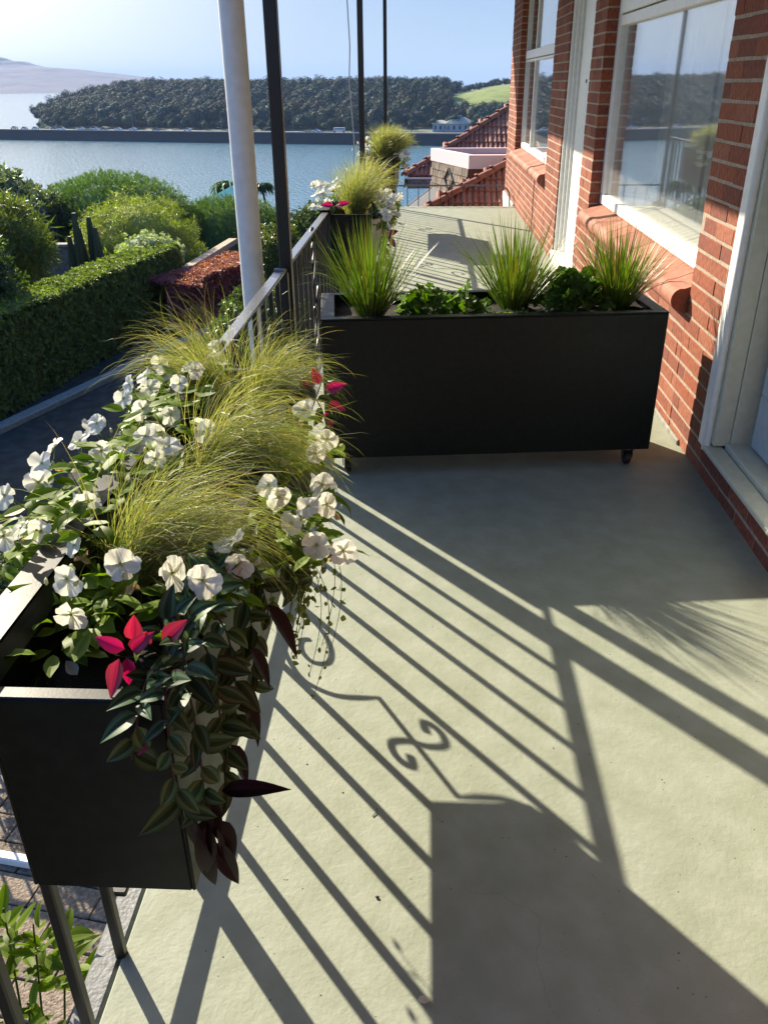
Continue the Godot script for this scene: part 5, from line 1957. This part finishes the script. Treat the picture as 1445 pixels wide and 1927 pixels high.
func build_planters() -> void:
	make_flower_parts()
	make_striped_leaves()
	# ---- nearest planter
	rail_planter("nearest black planter on the railing, at the lower left", -0.88, -2.38)
	feather_grass("front feather grass clump in the nearest planter", Vector3(-0.545, 0.865, -1.30), 760, Vector3(0.80, 0, 0.06), 0.14, 0.26, 0.43, 0.95)
	feather_grass("middle feather grass clump arching towards the floor, nearest planter", Vector3(-0.50, 0.865, -1.72), 820, Vector3(0.85, 0, 0.10), 0.15, 0.26, 0.44, 1.15)
	feather_grass("rear feather grass clump drooping towards the floor, nearest planter", Vector3(-0.47, 0.865, -2.20), 640, Vector3(0.58, 0, 0.10), 0.18, 0.20, 0.34, 1.1)
	feather_grass("rear feather grass clump drooping out over the garden", Vector3(-0.56, 0.865, -2.20), 480, Vector3(-0.52, 0, 0.08), 0.22, 0.24, 0.42, 0.85)
	impatiens("white flowering plant leaning out over the rail beside the front grass", Vector3(-0.58, 0.865, -1.34), [[-0.80, 1.0, -1.39, -0.4, 0.3, 1], [-0.74, 0.99, -1.25, 0.1, 0.3, 1], [-0.71, 1.0, -1.26, -0.6, 0.6, 0.3], [-0.79, 1.0, -1.54, -0.3, 0.5, 0.6], [-0.76, 1.0, -1.45, 0.4, 0.5, 0.6], [-0.79, 1.01, -1.60, -0.6, 0.7, 0.3], [-0.63, 1.0, -1.36, 0.1, 0.25, 1], [-0.68, 0.99, -1.27, -0.4, 0.2, 0.9], [-0.66, 0.99, -1.37, -0.7, 0.6, 0.5]], 44)
	impatiens("white flowering plant on the outer side beside the middle grass", Vector3(-0.585, 0.865, -1.66), [[-0.745, 1.01, -1.64, -0.5, 0.7, 0.4], [-0.76, 1.0, -1.76, 0.1, 0.8, 0.5], [-0.735, 1.02, -1.72, -0.3, 0.6, 0.8], [-0.69, 1.0, -1.61, 0.5, 0.5, 0.8], [-0.64, 1.0, -1.63, -0.1, 0.9, 0.4], [-0.61, 1.01, -1.67, 0.3, 0.7, 0.6], [-0.56, 1.0, -1.57, 0.1, 0.5, 0.9], [-0.61, 0.99, -1.73, 0.6, 0.5, 0.5], [-0.55, 1.0, -1.64, 0.0, 0.8, 0.5], [-0.66, 0.97, -1.70, -0.4, 0.6, 0.6]], 40)
	impatiens("white flowering plant on the outer side at the far end of nearest planter", Vector3(-0.585, 0.865, -2.05), [[-0.74, 1.0, -2.23, 0.1, 0.5, 0.9], [-0.75, 1.0, -2.12, -0.4, 0.7, 0.5], [-0.77, 1.0, -2.05, -0.5, 0.4, 0.7], [-0.71, 1.0, -2.03, 0.2, 0.6, 0.8], [-0.75, 1.0, -1.94, -0.3, 0.4, 0.9], [-0.68, 1.0, -1.87, 0.2, 0.1, 1.0], [-0.69, 1.01, -2.11, 0.3, 0.8, 0.5], [-0.62, 1.02, -2.0, 0.1, 0.5, 0.9], [-0.60, 1.03, -2.08, 0.4, 0.5, 0.7], [-0.60, 1.03, -2.29, -0.2, 0.7, 0.6], [-0.60, 1.0, -1.83, 0.4, 0.3, 0.9], [-0.64, 1.01, -2.16, -0.2, 0.9, 0.4]], 44)
	impatiens("white flowering plant at the outer front corner of the nearest planter", Vector3(-0.56, 0.865, -1.16), [[-0.575, 0.985, -1.12, 0.0, 0.35, 1], [-0.545, 0.965, -1.05, 0.2, -0.3, 0.9], [-0.60, 0.99, -1.22, -0.5, 0.6, 0.6], [-0.50, 0.99, -1.16, 0.3, 0.7, 0.4]], 24)
	impatiens("white flowering plant in the middle front with two flowers facing out", Vector3(-0.44, 0.865, -1.20), [[-0.40, 1.0, -1.12, 0.8, 0.2, 0.6], [-0.345, 1.0, -1.10, 0.1, 0.45, 0.9], [-0.31, 0.975, -1.19, 0.2, 0.2, 1.0], [-0.33, 0.99, -1.24, -0.2, 0.9, 0.2]], 26)
	impatiens("white flowering plant spilling over the inner front edge of nearest planter", Vector3(-0.38, 0.865, -1.44), [[-0.195, 0.93, -1.34, 0.05, 0.4, 1.0], [-0.145, 0.925, -1.33, 0.4, 0.2, 0.9], [-0.245, 0.96, -1.37, -0.2, 0.3, 1.0], [-0.22, 0.97, -1.42, 0.1, 0.8, 0.6], [-0.19, 0.95, -1.47, 0.6, 0.3, 0.8], [-0.21, 0.95, -1.56, 0.5, 0.3, 0.7], [-0.30, 1.0, -1.45, 0.0, 0.5, 0.9], [-0.275, 0.99, -1.42, 0.3, 0.2, 0.9]], 40)
	impatiens("white flowering plant on the inner side half hidden under the middle grass", Vector3(-0.38, 0.865, -1.85), [[-0.22, 0.97, -1.76, 0.2, 0.3, 1], [-0.49, 1.0, -1.73, 0.1, 0.5, 0.8], [-0.24, 0.96, -1.70, 0.5, 0.2, 0.8], [-0.30, 0.97, -1.95, 0.2, 0.7, 0.5]], 34)
	spider("trailing purple striped plant spilling over the near corner of nearest planter", Vector3(-0.40, 0.86, -1.02), [
		[Vector3(-0.41, 0.87, -0.98), Vector3(-0.39, 0.94, -0.93), Vector3(-0.385, 0.93, -0.865), Vector3(-0.40, 0.86, -0.85)],
		[Vector3(-0.39, 0.87, -0.96), Vector3(-0.36, 0.95, -0.91), Vector3(-0.345, 0.93, -0.865), Vector3(-0.345, 0.84, -0.85), Vector3(-0.34, 0.76, -0.855)],
		[Vector3(-0.40, 0.87, -1.0), Vector3(-0.35, 0.96, -0.95), Vector3(-0.325, 0.92, -0.91), Vector3(-0.32, 0.80, -0.90), Vector3(-0.325, 0.72, -0.90)],
		[Vector3(-0.40, 0.87, -1.04), Vector3(-0.34, 0.96, -1.0), Vector3(-0.31, 0.93, -0.98), Vector3(-0.305, 0.80, -0.97), Vector3(-0.31, 0.70, -0.97)],
		[Vector3(-0.40, 0.87, -1.08), Vector3(-0.34, 0.97, -1.06), Vector3(-0.305, 0.93, -1.06), Vector3(-0.30, 0.82, -1.06), Vector3(-0.31, 0.76, -1.06)],
		[Vector3(-0.40, 0.87, -1.12), Vector3(-0.34, 0.96, -1.13), Vector3(-0.30, 0.94, -1.15), Vector3(-0.29, 0.84, -1.17), Vector3(-0.30, 0.74, -1.17)],
		[Vector3(-0.40, 0.87, -1.16), Vector3(-0.33, 0.96, -1.20), Vector3(-0.29, 0.92, -1.24), Vector3(-0.28, 0.83, -1.26)],
		[Vector3(-0.41, 0.87, -1.05), Vector3(-0.40, 0.94, -1.05), Vector3(-0.36, 0.99, -1.02), Vector3(-0.33, 0.98, -0.99)],
		[Vector3(-0.42, 0.87, -1.10), Vector3(-0.40, 0.93, -1.13), Vector3(-0.36, 0.97, -1.17), Vector3(-0.32, 0.965, -1.20)],
		[Vector3(-0.39, 0.87, -1.0), Vector3(-0.36, 0.96, -0.99), Vector3(-0.34, 0.97, -0.95), Vector3(-0.33, 0.93, -0.92)],
		[Vector3(-0.39, 0.87, -1.22), Vector3(-0.33, 0.95, -1.30), Vector3(-0.27, 0.90, -1.36), Vector3(-0.25, 0.80, -1.40)]], 0.0155,
		[[-0.425, 0.965, -0.985, 0.15, 1, -0.1, 0.3, 0.3, 1, 1.0], [-0.42, 0.985, -0.915, -0.1, -1, 0.35, -0.3, 0.3, 1, 1.05], [-0.375, 0.975, -0.965, 0.9, 0.65, -0.2, -0.3, 0.7, 0.8, 1.15], [-0.425, 0.975, -0.95, -0.9, 0.5, 0.1, 0.3, 0.5, 1, 0.85], [-0.41, 0.98, -0.94, 0.5, 0.6, 0.2, -0.3, 0.3, 1, 0.9], [-0.395, 0.98, -0.955, 0.2, 0.9, 0.1, 0.2, 0.2, 1, 0.7], [-0.415, 0.975, -0.93, 0.1, -0.9, 0.5, 0.4, 0.4, 1, 0.75], [-0.375, 0.885, -0.862, -0.95, -0.4, 0.12, 0.05, 0.4, 0.9, 1.0]], 1.0, [[-0.318, 0.74, -0.905, 0.1, -1, 0.1, 0.4, 0.1, 1], [-0.325, 0.70, -0.895, -0.2, -1, 0.1, 0.2, 0.1, 1], [-0.31, 0.68, -0.91, 0.15, -1, 0.0, 0.8, 0.1, 0.6], [-0.33, 0.655, -0.89, 0.05, -1, 0.05, 0.1, 0.1, 1], [-0.305, 0.72, -0.93, 1, 0.02, -0.1, 0.2, 1, 0.5], [-0.315, 0.64, -0.90, 0.25, -0.9, 0.0, 0.5, 0.1, 0.9], [-0.32, 0.70, -0.88, -0.1, -1, 0.05, 0.3, 0.1, 1], [-0.335, 0.73, -0.875, 0.1, -1, 0.02, -0.4, 0.1, 1], [-0.312, 0.66, -0.925, 0.0, -1, 0.0, 0.9, 0.1, 0.4], [-0.30, 0.76, -0.99, 0.3, -1, 0, 0.9, 0.2, 0.5], [-0.295, 0.80, -1.07, 0.3, -1, 0.1, 0.9, 0.2, 0.5], [-0.29, 0.84, -1.14, 0.4, -1, 0, 0.9, 0.2, 0.5], [-0.275, 0.86, -1.24, 0.5, -0.9, 0.1, 0.9, 0.3, 0.5]])
	spider("trailing striped plant with pink leaves at the far inner end, nearest planter", Vector3(-0.38, 0.86, -2.25), [
		[Vector3(-0.38, 0.87, -2.2), Vector3(-0.32, 0.94, -2.17), Vector3(-0.28, 0.90, -2.15), Vector3(-0.265, 0.84, -2.14)],
		[Vector3(-0.38, 0.87, -2.28), Vector3(-0.31, 0.95, -2.28), Vector3(-0.26, 0.92, -2.26), Vector3(-0.24, 0.85, -2.25)]], 0.024,
		[[-0.285, 0.965, -2.16, -0.3, 0.9, 0.1, 0.3, 0.2, 1, 1.1], [-0.265, 0.95, -2.15, 0.9, 0.4, 0.1, 0.1, 0.5, 0.9, 1.15], [-0.26, 0.915, -2.15, 0.8, -0.3, 0.2, 0.1, 0.5, 0.9, 1.1], [-0.27, 0.885, -2.16, 0.4, -0.9, 0.1, 0.1, 0.3, 0.9, 0.9], [-0.31, 0.95, -2.17, -0.4, 0.5, 0.2, 0.3, 0.5, 0.9, 0.9]])
	hanging_sprig()
	silver_trail("silvery small leaved trailer hanging below the white flowers", Vector3(-0.38, 0.88, -1.5))
	# ---- second planter
	rail_planter("second black planter on the railing, behind the long planter", -5.6, -7.1)
	feather_grass("feather grass in the front of the second railing planter", Vector3(-0.48, 0.865, -5.95), 900, Vector3(0.25, 0, 0), 0.30, 0.26, 0.42, 0.55, 0.0013, 8)
	feather_grass("feather grass in the back of the second railing planter", Vector3(-0.48, 0.865, -6.6), 800, Vector3(0.22, 0, 0), 0.30, 0.28, 0.44, 0.55, 0.0013, 8)
	impatiens("white flowers on the water side of the second planter", Vector3(-0.58, 0.865, -6.0), mass(26, Vector3(-0.68, 0.98, -6.05), Vector3(0.10, 0.12, 0.30)), 30, false, 1.25)
	impatiens("white flowers on the floor side of the second planter", Vector3(-0.38, 0.865, -5.95), mass(30, Vector3(-0.26, 0.93, -5.95), Vector3(0.09, 0.12, 0.26)), 34, false, 1.25)
	spider("trailing striped plant with pink leaves on the second planter", Vector3(-0.42, 0.86, -5.75), [
		[Vector3(-0.40, 0.87, -5.75), Vector3(-0.32, 0.94, -5.72), Vector3(-0.28, 0.84, -5.7), Vector3(-0.27, 0.66, -5.7)],
		[Vector3(-0.40, 0.87, -5.8), Vector3(-0.32, 0.93, -5.85), Vector3(-0.27, 0.82, -5.85), Vector3(-0.26, 0.62, -5.85)]], 0.024,
		[[-0.25, 0.80, -5.7, 0.9, 0.4, 0.1, 0.1, 0.4, 0.9, 1.3], [-0.24, 0.78, -5.7, 0.6, -0.7, 0.1, 0.1, 0.4, 0.9, 1.3], [-0.26, 0.79, -5.7, -0.3, 0.7, 0.1, 0.1, 0.4, 0.9, 1.1]], 1.15)
	spider("red leaved sprig lying over the rail hook of the second planter", Vector3(-0.58, 0.9, -5.7), [
		[Vector3(-0.57, 0.87, -5.75), Vector3(-0.58, 0.97, -5.7), Vector3(-0.61, 0.985, -5.66)]], 0.03,
		[[-0.57, 0.985, -5.68, 1, 0.3, 0.1, 0.1, 0.6, 0.8, 1.4], [-0.60, 0.985, -5.67, -0.8, 0.15, 0.3, 0.1, 0.6, 0.8, 1.4], [-0.585, 0.985, -5.66, 0.3, 0.2, 0.7, 0.1, 0.8, 0.6, 1.2]], 1.1)
	# ---- furthest planter
	rail_planter("furthest black planter on the railing, before the tiled roofs", -10.17, -11.62)
	feather_grass("feather grass in the furthest railing planter, water side", Vector3(-0.50, 0.865, -10.6), 1000, Vector3(0.12, 0, 0), 0.34, 0.28, 0.46, 0.5, 0.0022, 7)
	feather_grass("feather grass in the furthest railing planter, house side", Vector3(-0.42, 0.865, -10.7), 1000, Vector3(0.32, 0, 0), 0.32, 0.28, 0.44, 0.55, 0.0022, 7)
	impatiens("white flowers on the water side of the furthest planter", Vector3(-0.58, 0.865, -10.6), mass(26, Vector3(-0.70, 0.97, -10.6), Vector3(0.10, 0.16, 0.3)), 26, false, 1.3)
	impatiens("cream flowers on the house side of the furthest planter", Vector3(-0.40, 0.865, -10.6), mass(18, Vector3(-0.28, 0.86, -10.5), Vector3(0.08, 0.14, 0.25)), 30, false, 1.2)
	build_long_planter()


# a leafy stem that hangs on the garden side of the nearest planter: its shadow falls on the floor at the lower edge
func hanging_sprig() -> void:
	var t := thing("drooping_vine", "leafy stem hanging on the garden side of the nearest planter", "plant", Vector3(-0.70, 0.93, -1.95), "")
	var mb := MB.new()
	mb.col = Color(0.2, 0.24, 0.05)
	for s in [[0.0, 0.27], [-0.04, 0.33], [0.03, 0.30]]:
		var pts := smooth_path([Vector3(0.06, 0.0, s[0]), Vector3(-0.01, 0.02, s[0]), Vector3(-0.035, -0.1, s[0]), Vector3(-0.04, -s[1], s[0] * 1.6)], 5)
		mb.tube(pts, 0.002, 0.001, 5)
		for i in range(5, pts.size()):
			var a := i * 2.4
			part("leaf", leaf_meshes[i % 4], M.leaf_green, t, Transform3D(along(Vector3(cos(a), -0.5, sin(a)), Vector3(-0.5, 0.6, 0.3)).scaled(Vector3.ONE * rf(0.35, 0.6)), pts[i]))
	part("stem", mb.mesh(), M.leaf_green, t)


func silver_trail(label: String, root: Vector3) -> void:
	var t := thing("silver_trailer", label, "trailing plant", root, "")
	var one := MB.new()
	one.leaf(Transform3D(), 0.011, 0.012, 0.15, -0.4, 3, [Color(0.25, 0.29, 0.17)], 0.8)
	var lm := one.mesh()
	var places := []
	var tints := []
	var mb := MB.new()
	for i in 34:
		var p := Vector3(rf(-0.02, 0.03), 0, rf(-0.16, 0.14))
		var d := Vector3(0.9, 0.5, rf(-0.2, 0.2)).normalized()
		var pts := PackedVector3Array()
		var long := rf(0.16, 0.40) if i < 30 else rf(0.46, 0.56)
		for k in 14:
			pts.append(p)
			for rep in (0 if k < 4 else (2 if k < 10 else 1)):
				var f := Vector3(rf(0, 1), rf(-0.3, 0.5), rf(-0.4, 1)).normalized()
				places.append(Transform3D(along(Vector3(rf(-1, 1), rf(-1, 0.2), rf(-1, 1)), f).scaled(Vector3.ONE * rf(0.7, 1.5)), p + rv(0.006)))
				tints.append(Color.WHITE * rf(0.7, 1.7))
			p += d * long / 13.0
			d = (d + Vector3(-0.18 if p.x > 0.11 else 0.0, -0.5, rf(-0.12, 0.12)) * 0.75).normalized()
			if p.x < 0.06 and p.y < 0.02:
				d.x = absf(d.x)
		mb.col = Color(0.14, 0.16, 0.08)
		mb.tube(pts, 0.0009, 0.0006, 4)
	part("stem", mb.mesh(), M.leaf_green, t)
	many("foliage", lm, M.leaf_green, t, places, tints)


# ---- the long planter across the balcony
func build_long_planter() -> void:
	var a := Vector3(-0.455, 0.0, -3.615)
	var b := Vector3(1.105, 0.0, -3.775)
	var dx := (b - a).normalized()
	var w := (b - a).length()
	var B := Basis(dx, Vector3.UP, dx.cross(Vector3.UP))
	var t := thing("long_planter", "long black planter box on wheels standing across the balcony", "planter", (a + b) * 0.5 + B.z * -0.26)
	t.basis = B
	var h0 := 0.098
	var h1 := 0.762
	var hd := 0.26
	var hw := w * 0.5
	part("side", _box_mesh(Vector3(-hw, h0, hd - 0.008), Vector3(hw, h1, hd), 0.003), M.planter_black, t)
	part("side", _box_mesh(Vector3(-hw, h0, -hd), Vector3(hw, h1, -hd + 0.008), 0.003), M.planter_black, t)
	part("end", _box_mesh(Vector3(-hw, h0, -hd + 0.0084), Vector3(-hw + 0.008, h1, hd - 0.0084), 0.003), M.planter_black, t)
	part("end", _box_mesh(Vector3(hw - 0.008, h0, -hd + 0.0084), Vector3(hw, h1, hd - 0.0084), 0.003), M.planter_black, t)
	part("base", _box_mesh(Vector3(-hw + 0.0084, h0 + 0.002, -hd + 0.0084), Vector3(hw - 0.0084, h0 + 0.02, hd - 0.0084)), M.planter_black, t)
	for s in [[-hw, hw, hd - 0.045, hd + 0.001], [-hw, hw, -hd - 0.001, -hd + 0.045], [-hw - 0.001, -hw + 0.062, -hd + 0.0456, hd - 0.0456], [hw - 0.062, hw + 0.001, -hd + 0.0456, hd - 0.0456]]:
		part("lip", _box_mesh(Vector3(s[0], h1 + 0.0005, s[2]), Vector3(s[1], h1 + 0.0075, s[3]), 0.002), M.planter_black, t)
	soil(t, Vector3(-hw + 0.0084, 0, -hd + 0.0084), Vector3(hw - 0.0084, 0, hd - 0.0084), 0.722)
	for p in [Vector3(-hw + 0.1, 0, hd - 0.07), Vector3(hw - 0.085, 0, hd - 0.06), Vector3(-hw + 0.1, 0, -hd + 0.07), Vector3(hw - 0.085, 0, -hd + 0.06)]:
		var mb := MB.new()
		mb.lathe(Transform3D(Basis(Vector3(0, 0, 1), PI / 2), p + Vector3(0.016, 0.035, 0)), PackedVector2Array([Vector2(0, -0.001), Vector2(0.028, 0.0), Vector2(0.035, 0.006), Vector2(0.035, 0.026), Vector2(0.028, 0.032), Vector2(0, 0.033)]), 16)
		var c := part("caster", mb.mesh(), M.rubber_black, t)
		mb = MB.new()
		mb.box(Transform3D(Basis(), p + Vector3(0, 0.092, 0)), Vector3(0.07, 0.008, 0.07), 0.002)
		mb.box(Transform3D(Basis(), p + Vector3(0.022, 0.063, 0)), Vector3(0.005, 0.055, 0.04), 0.002)
		mb.box(Transform3D(Basis(), p + Vector3(-0.022, 0.063, 0)), Vector3(0.005, 0.055, 0.04), 0.002)
		part("fork", mb.mesh(), M.rubber_black, c)
	# three upright tufts
	blade_tuft("upright green grass tuft at the left end of the long planter", Vector3(-0.245, 0.722, -3.83), 430, 0.50)
	blade_tuft("upright green grass tuft in the middle of the long planter", Vector3(0.425, 0.722, -3.98), 430, 0.50)
	blade_tuft("upright green grass tuft at the right end, by the brick sill", Vector3(0.93, 0.722, -4.05), 400, 0.47)
	lobed("leafy green plant between the left and middle grass tufts", Vector3(0.08, 0.722, -3.90), Vector3(0.23, 0.125, 0.10), 85, Color(0.11, 0.19, 0.03))
	lobed("dense dark green leafy plant left of the right grass tuft", Vector3(0.70, 0.722, -4.03), Vector3(0.20, 0.18, 0.15), 170, Color(0.085, 0.155, 0.03))
	# silver ground cover and dry leaves on the soil
	var sc := thing("silver_cover", "low silvery small leaved ground cover at the planter's front edge", "plant", Vector3(0.42, 0.722, -3.82))
	var one := MB.new()
	one.leaf(Transform3D(), 0.016, 0.014, 0.2, -0.5, 3, [Color(0.17, 0.20, 0.14)], 0.8)
	var places := []
	var tints := []
	for i in 520:
		var p := Vector3(rng.randfn() * 0.10, 0, rng.randfn() * 0.03 + 0.02)
		p.z = clampf(p.z, -0.06, 0.055)
		p.y = 0.012 + 0.028 * rng.randf() * exp(-p.x * p.x * 40.0)
		places.append(Transform3D(along(Vector3(rf(-1, 1), rf(-0.3, 0.7), rf(-1, 1)), Vector3.UP + rv(0.6)).scaled(Vector3.ONE * rf(0.7, 1.4)), p))
		tints.append(Color.WHITE * rf(0.6, 1.35))
	many("foliage", one.mesh(), M.leaf_green, sc, places, tints)
	var who := ["dry brown curled leaf at the left end of the long planter", "dry tan leaf on the soil right of the left tuft", "dry leaf lying before the middle tuft", "dry leaf near the silver ground cover", "dry leaf at the right corner of the long planter"]
	var spots := [Vector3(-0.37, 0.735, -3.72), Vector3(-0.12, 0.735, -3.78), Vector3(0.24, 0.735, -3.80), Vector3(0.55, 0.74, -3.82), Vector3(1.03, 0.735, -3.95)]
	for i in 5:
		var mb := MB.new()
		for k in 3:
			mb.leaf(Transform3D(along(rv() * Vector3(1, 0.2, 1), Vector3.UP), rv(0.02) * Vector3(1, 0.2, 1)), 0.035, 0.016, 0.3, rf(-1.5, 1.5), 4, [Color(1, 1, 1) * rf(0.6, 1.1)], 0.8)
		tag(part("dry_leaf", mb.mesh(), M.dry_leaf, self, Transform3D(Basis(), spots[i])), who[i], "leaf", "dry leaves on the long planter's soil")


func lobed(label: String, root: Vector3, rad: Vector3, count: int, green: Color) -> void:
	var t := thing("leafy_plant", label, "plant", root)
	var shapes := []
	for k in 3:
		var mb := MB.new()
		var n := 14
		var c := Vector3(0, 0.022, -0.003)
		var pts: Array[Vector3] = []
		for i in n + 1:
			var a := -PI / 2 + TAU * (0.04 + 0.92 * i / n)
			var r := 0.022 * (1.0 + 0.16 * cos(a * 5.0 + k) + 0.05 * sin(a * 11.0))
			pts.append(c + Vector3(cos(a) * r, sin(a) * r, 0.004 * sin(a * 5.0 + k) + 0.003))
		for i in n:
			mb.col = Color.WHITE * (0.9 + 0.12 * (i % 2))
			var m := (pts[i] - c).cross(pts[i + 1] - c).normalized()
			mb.tri(c, pts[i], pts[i + 1], Vector3(0, 0, 1), (m + Vector3(0, 0, 0.5)).normalized(), (m + Vector3(0, 0, 0.5)).normalized())
		mb.col = Color(0.8, 0.9, 0.5)
		mb.tube(PackedVector3Array([Vector3(0, 0.004, 0), Vector3(0, -0.02, -0.004)]), 0.0009, 0.0009, 4)
		shapes.append(mb.mesh())
	var tones := []
	for k in 4:
		var m: StandardMaterial3D = M.leaf_green.duplicate()
		m.albedo_color = (green * [0.75, 1.0, 1.25, 1.5][k]).linear_to_srgb()
		tones.append(m)
	var mb := MB.new()
	for i in count:
		var d := Vector3(rng.randfn(), absf(rng.randfn()) * 0.9 + 0.25, rng.randfn() + 0.25).normalized()
		var p := d * rad * rf(0.65, 1.0)
		var o := part("leaf", shapes[rng.randi() % 3], tones[rng.randi() % 4], t, Transform3D(along(Vector3(rf(-1, 1), rf(-0.2, 0.8), rf(-1, 1)), d + Vector3(0, 0.5, 0.3) + rv(0.3)).scaled(Vector3.ONE * rf(1.0, 1.75)), p))
		if i % 3 == 0:
			mb.col = Color(0.16, 0.22, 0.05)
			mb.tube(PackedVector3Array([Vector3(p.x * 0.2, 0, p.z * 0.2), Vector3(p.x * 0.7, p.y * 0.6, p.z * 0.7), p]), 0.0014, 0.001, 4)
	part("stem", mb.mesh(), M.leaf_green, t)


# ------------------------------------------------------------------ small things
func build_small_things() -> void:
	# bright leafy shrub that rises beside the kerb at the lower left
	var t := thing("bright_shrub", "bright green broad leaved shrub rising beside the kerb, lower left", "shrub", Vector3(-0.95, -0.75, -1.0))
	var shapes := []
	for k in 4:
		var g: float = [1.0, 1.3, 0.75, 1.1][k]
		var mb := MB.new()
		mb.leaf(Transform3D(), 0.062 + 0.007 * k, 0.031, 0.3, [-0.4, 0.3, -0.8, 0.1][k], 5, [Color(0.11, 0.17, 0.02) * g, Color(0.15, 0.22, 0.022) * g], 0.8)
		shapes.append(mb.mesh())
	var mb := MB.new()
	mb.col = Color(0.12, 0.13, 0.04)
	for s in [[-0.03, 0.86, -0.12], [0.06, 0.92, -0.15], [0.13, 0.90, -0.13], [0.02, 0.74, -0.02], [-0.08, 0.66, 0.02], [0.12, 0.74, -0.05], [-0.12, 0.55, 0.05], [0.08, 0.62, 0.06], [0.16, 0.80, -0.18], [-0.05, 0.76, -0.10]]:
		var tip := Vector3(s[0], s[1] - 0.05, s[2])
		var foot := Vector3(tip.x * 0.3, -0.2, tip.z * 0.3)
		mb.tube(smooth_path([foot, Vector3(tip.x * 0.7, tip.y * 0.5, tip.z * 0.7), tip], 4), 0.004, 0.002, 5)
		for i in 17:
			var a := i * 2.4 + rf(-0.4, 0.4)
			var up := 0.9 if i > 11 else rf(0.1, 0.7)
			part("leaf", shapes[rng.randi() % 4], M.leaf_green, t, Transform3D(along(Vector3(cos(a), up, sin(a)), Vector3.UP + rv(0.5)).scaled(Vector3.ONE * rf(0.7, 1.15)), tip + Vector3(rf(-0.01, 0.01), (i - 17) * 0.013, rf(-0.01, 0.01))))
	part("stem", mb.mesh(), M.leaf_green, t)
	mb = MB.new()
	mb.tube(PackedVector3Array([Vector3(0, -1.9, 0), Vector3(0, -0.15, 0)]), 0.02, 0.012, 6)
	part("trunk", mb.mesh(), M.bark, t)
	# fallen bits in the planter and on the floor
	mb = MB.new()
	mb.leaf(Transform3D(Basis(Vector3(1, 0, 0), -PI / 2 + 0.5) * Basis(Vector3(0, 0, 1), 0.8)), 0.03, 0.02, 0.5, 0.9, 5, [Color(0.72, 0.68, 0.56), Color(0.76, 0.74, 0.66)], 0.8)
	tag(part("white_petal", mb.mesh(), M.petal_white, self, Transform3D(Basis(), Vector3(-0.53, 0.885, -1.0))), "fallen cream petal on the dark soil in the nearest planter", "petal")
	mb = MB.new()
	mb.leaf(Transform3D(Basis(Vector3(1, 0, 0), -PI / 2 + 0.1) * Basis(Vector3(0, 0, 1), 1.2)), 0.026, 0.017, 0.2, -0.5, 5, [Color(0.72, 0.60, 0.44), Color(0.75, 0.66, 0.52)], 0.8)
	tag(part("fallen_petal", mb.mesh(), M.petal_dry, self, Transform3D(Basis(), Vector3(0.03, 0.004, -1.055))), "dry cream petal lying on the floor at the bottom edge", "petal")
	mb = MB.new()
	mb.blob(Vector3.ZERO, Vector3(0.005, 0.0025, 0.0035), 5, 8, noise(4, 1.0), 0.2)
	tag(part("seed", mb.mesh(), M.seed_dark, self, Transform3D(Basis(), Vector3(-0.09, 0.003, -1.30))), "single dark seed on the sunlit floor between two bar shadows", "seed")
	mb = MB.new()
	mb.tube(PackedVector3Array([Vector3(0, 0, 0), Vector3(0.008, 0.001, -0.012), Vector3(0.010, 0.001, -0.026)]), 0.0015, 0.001, 5)
	tag(part("green_stalk", mb.mesh(), M.cactus_skin, self, Transform3D(Basis(), Vector3(-0.115, 0.002, -1.54))), "tiny green stalk on the floor below the scroll shadow", "stalk")
	mb = MB.new()
	mb.leaf(Transform3D(Basis(Vector3(1, 0, 0), -PI / 2 + 0.1)), 0.022, 0.012, 0.3, -0.8, 4, [Color(0.5, 0.33, 0.2)], 0.8)
	tag(part("dry_chip", mb.mesh(), M.petal_dry, self, Transform3D(Basis(), Vector3(-0.672, 0.0, -1.0))), "tan dry leaf chip stuck on the grey kerb, lower left", "leaf")
	var gi := -1
	for p in [Vector3(-0.31, 0.0, -1.72), Vector3(-0.33, 0.0, -2.0), Vector3(0.42, 0, -2.9), Vector3(-0.2, 0, -1.62)]:
		mb = MB.new()
		gi += 1
		mb.blob(Vector3.ZERO, Vector3(0.003, 0.0015, 0.0022), 4, 6, noise(6, 1.0), 0.3)
		tag(part("crumb", mb.mesh(), M.rough_concrete, self, Transform3D(Basis(), p + Vector3(0, 0.001, 0))), ["tiny pale crumb of grit below the large scroll shadow", "tiny pale crumb of grit left of the scroll shadow", "tiny pale crumb of grit in the long planter's shade", "tiny pale crumb of grit left of the green stalk"][gi], "grit", "crumbs of grit on the floor")
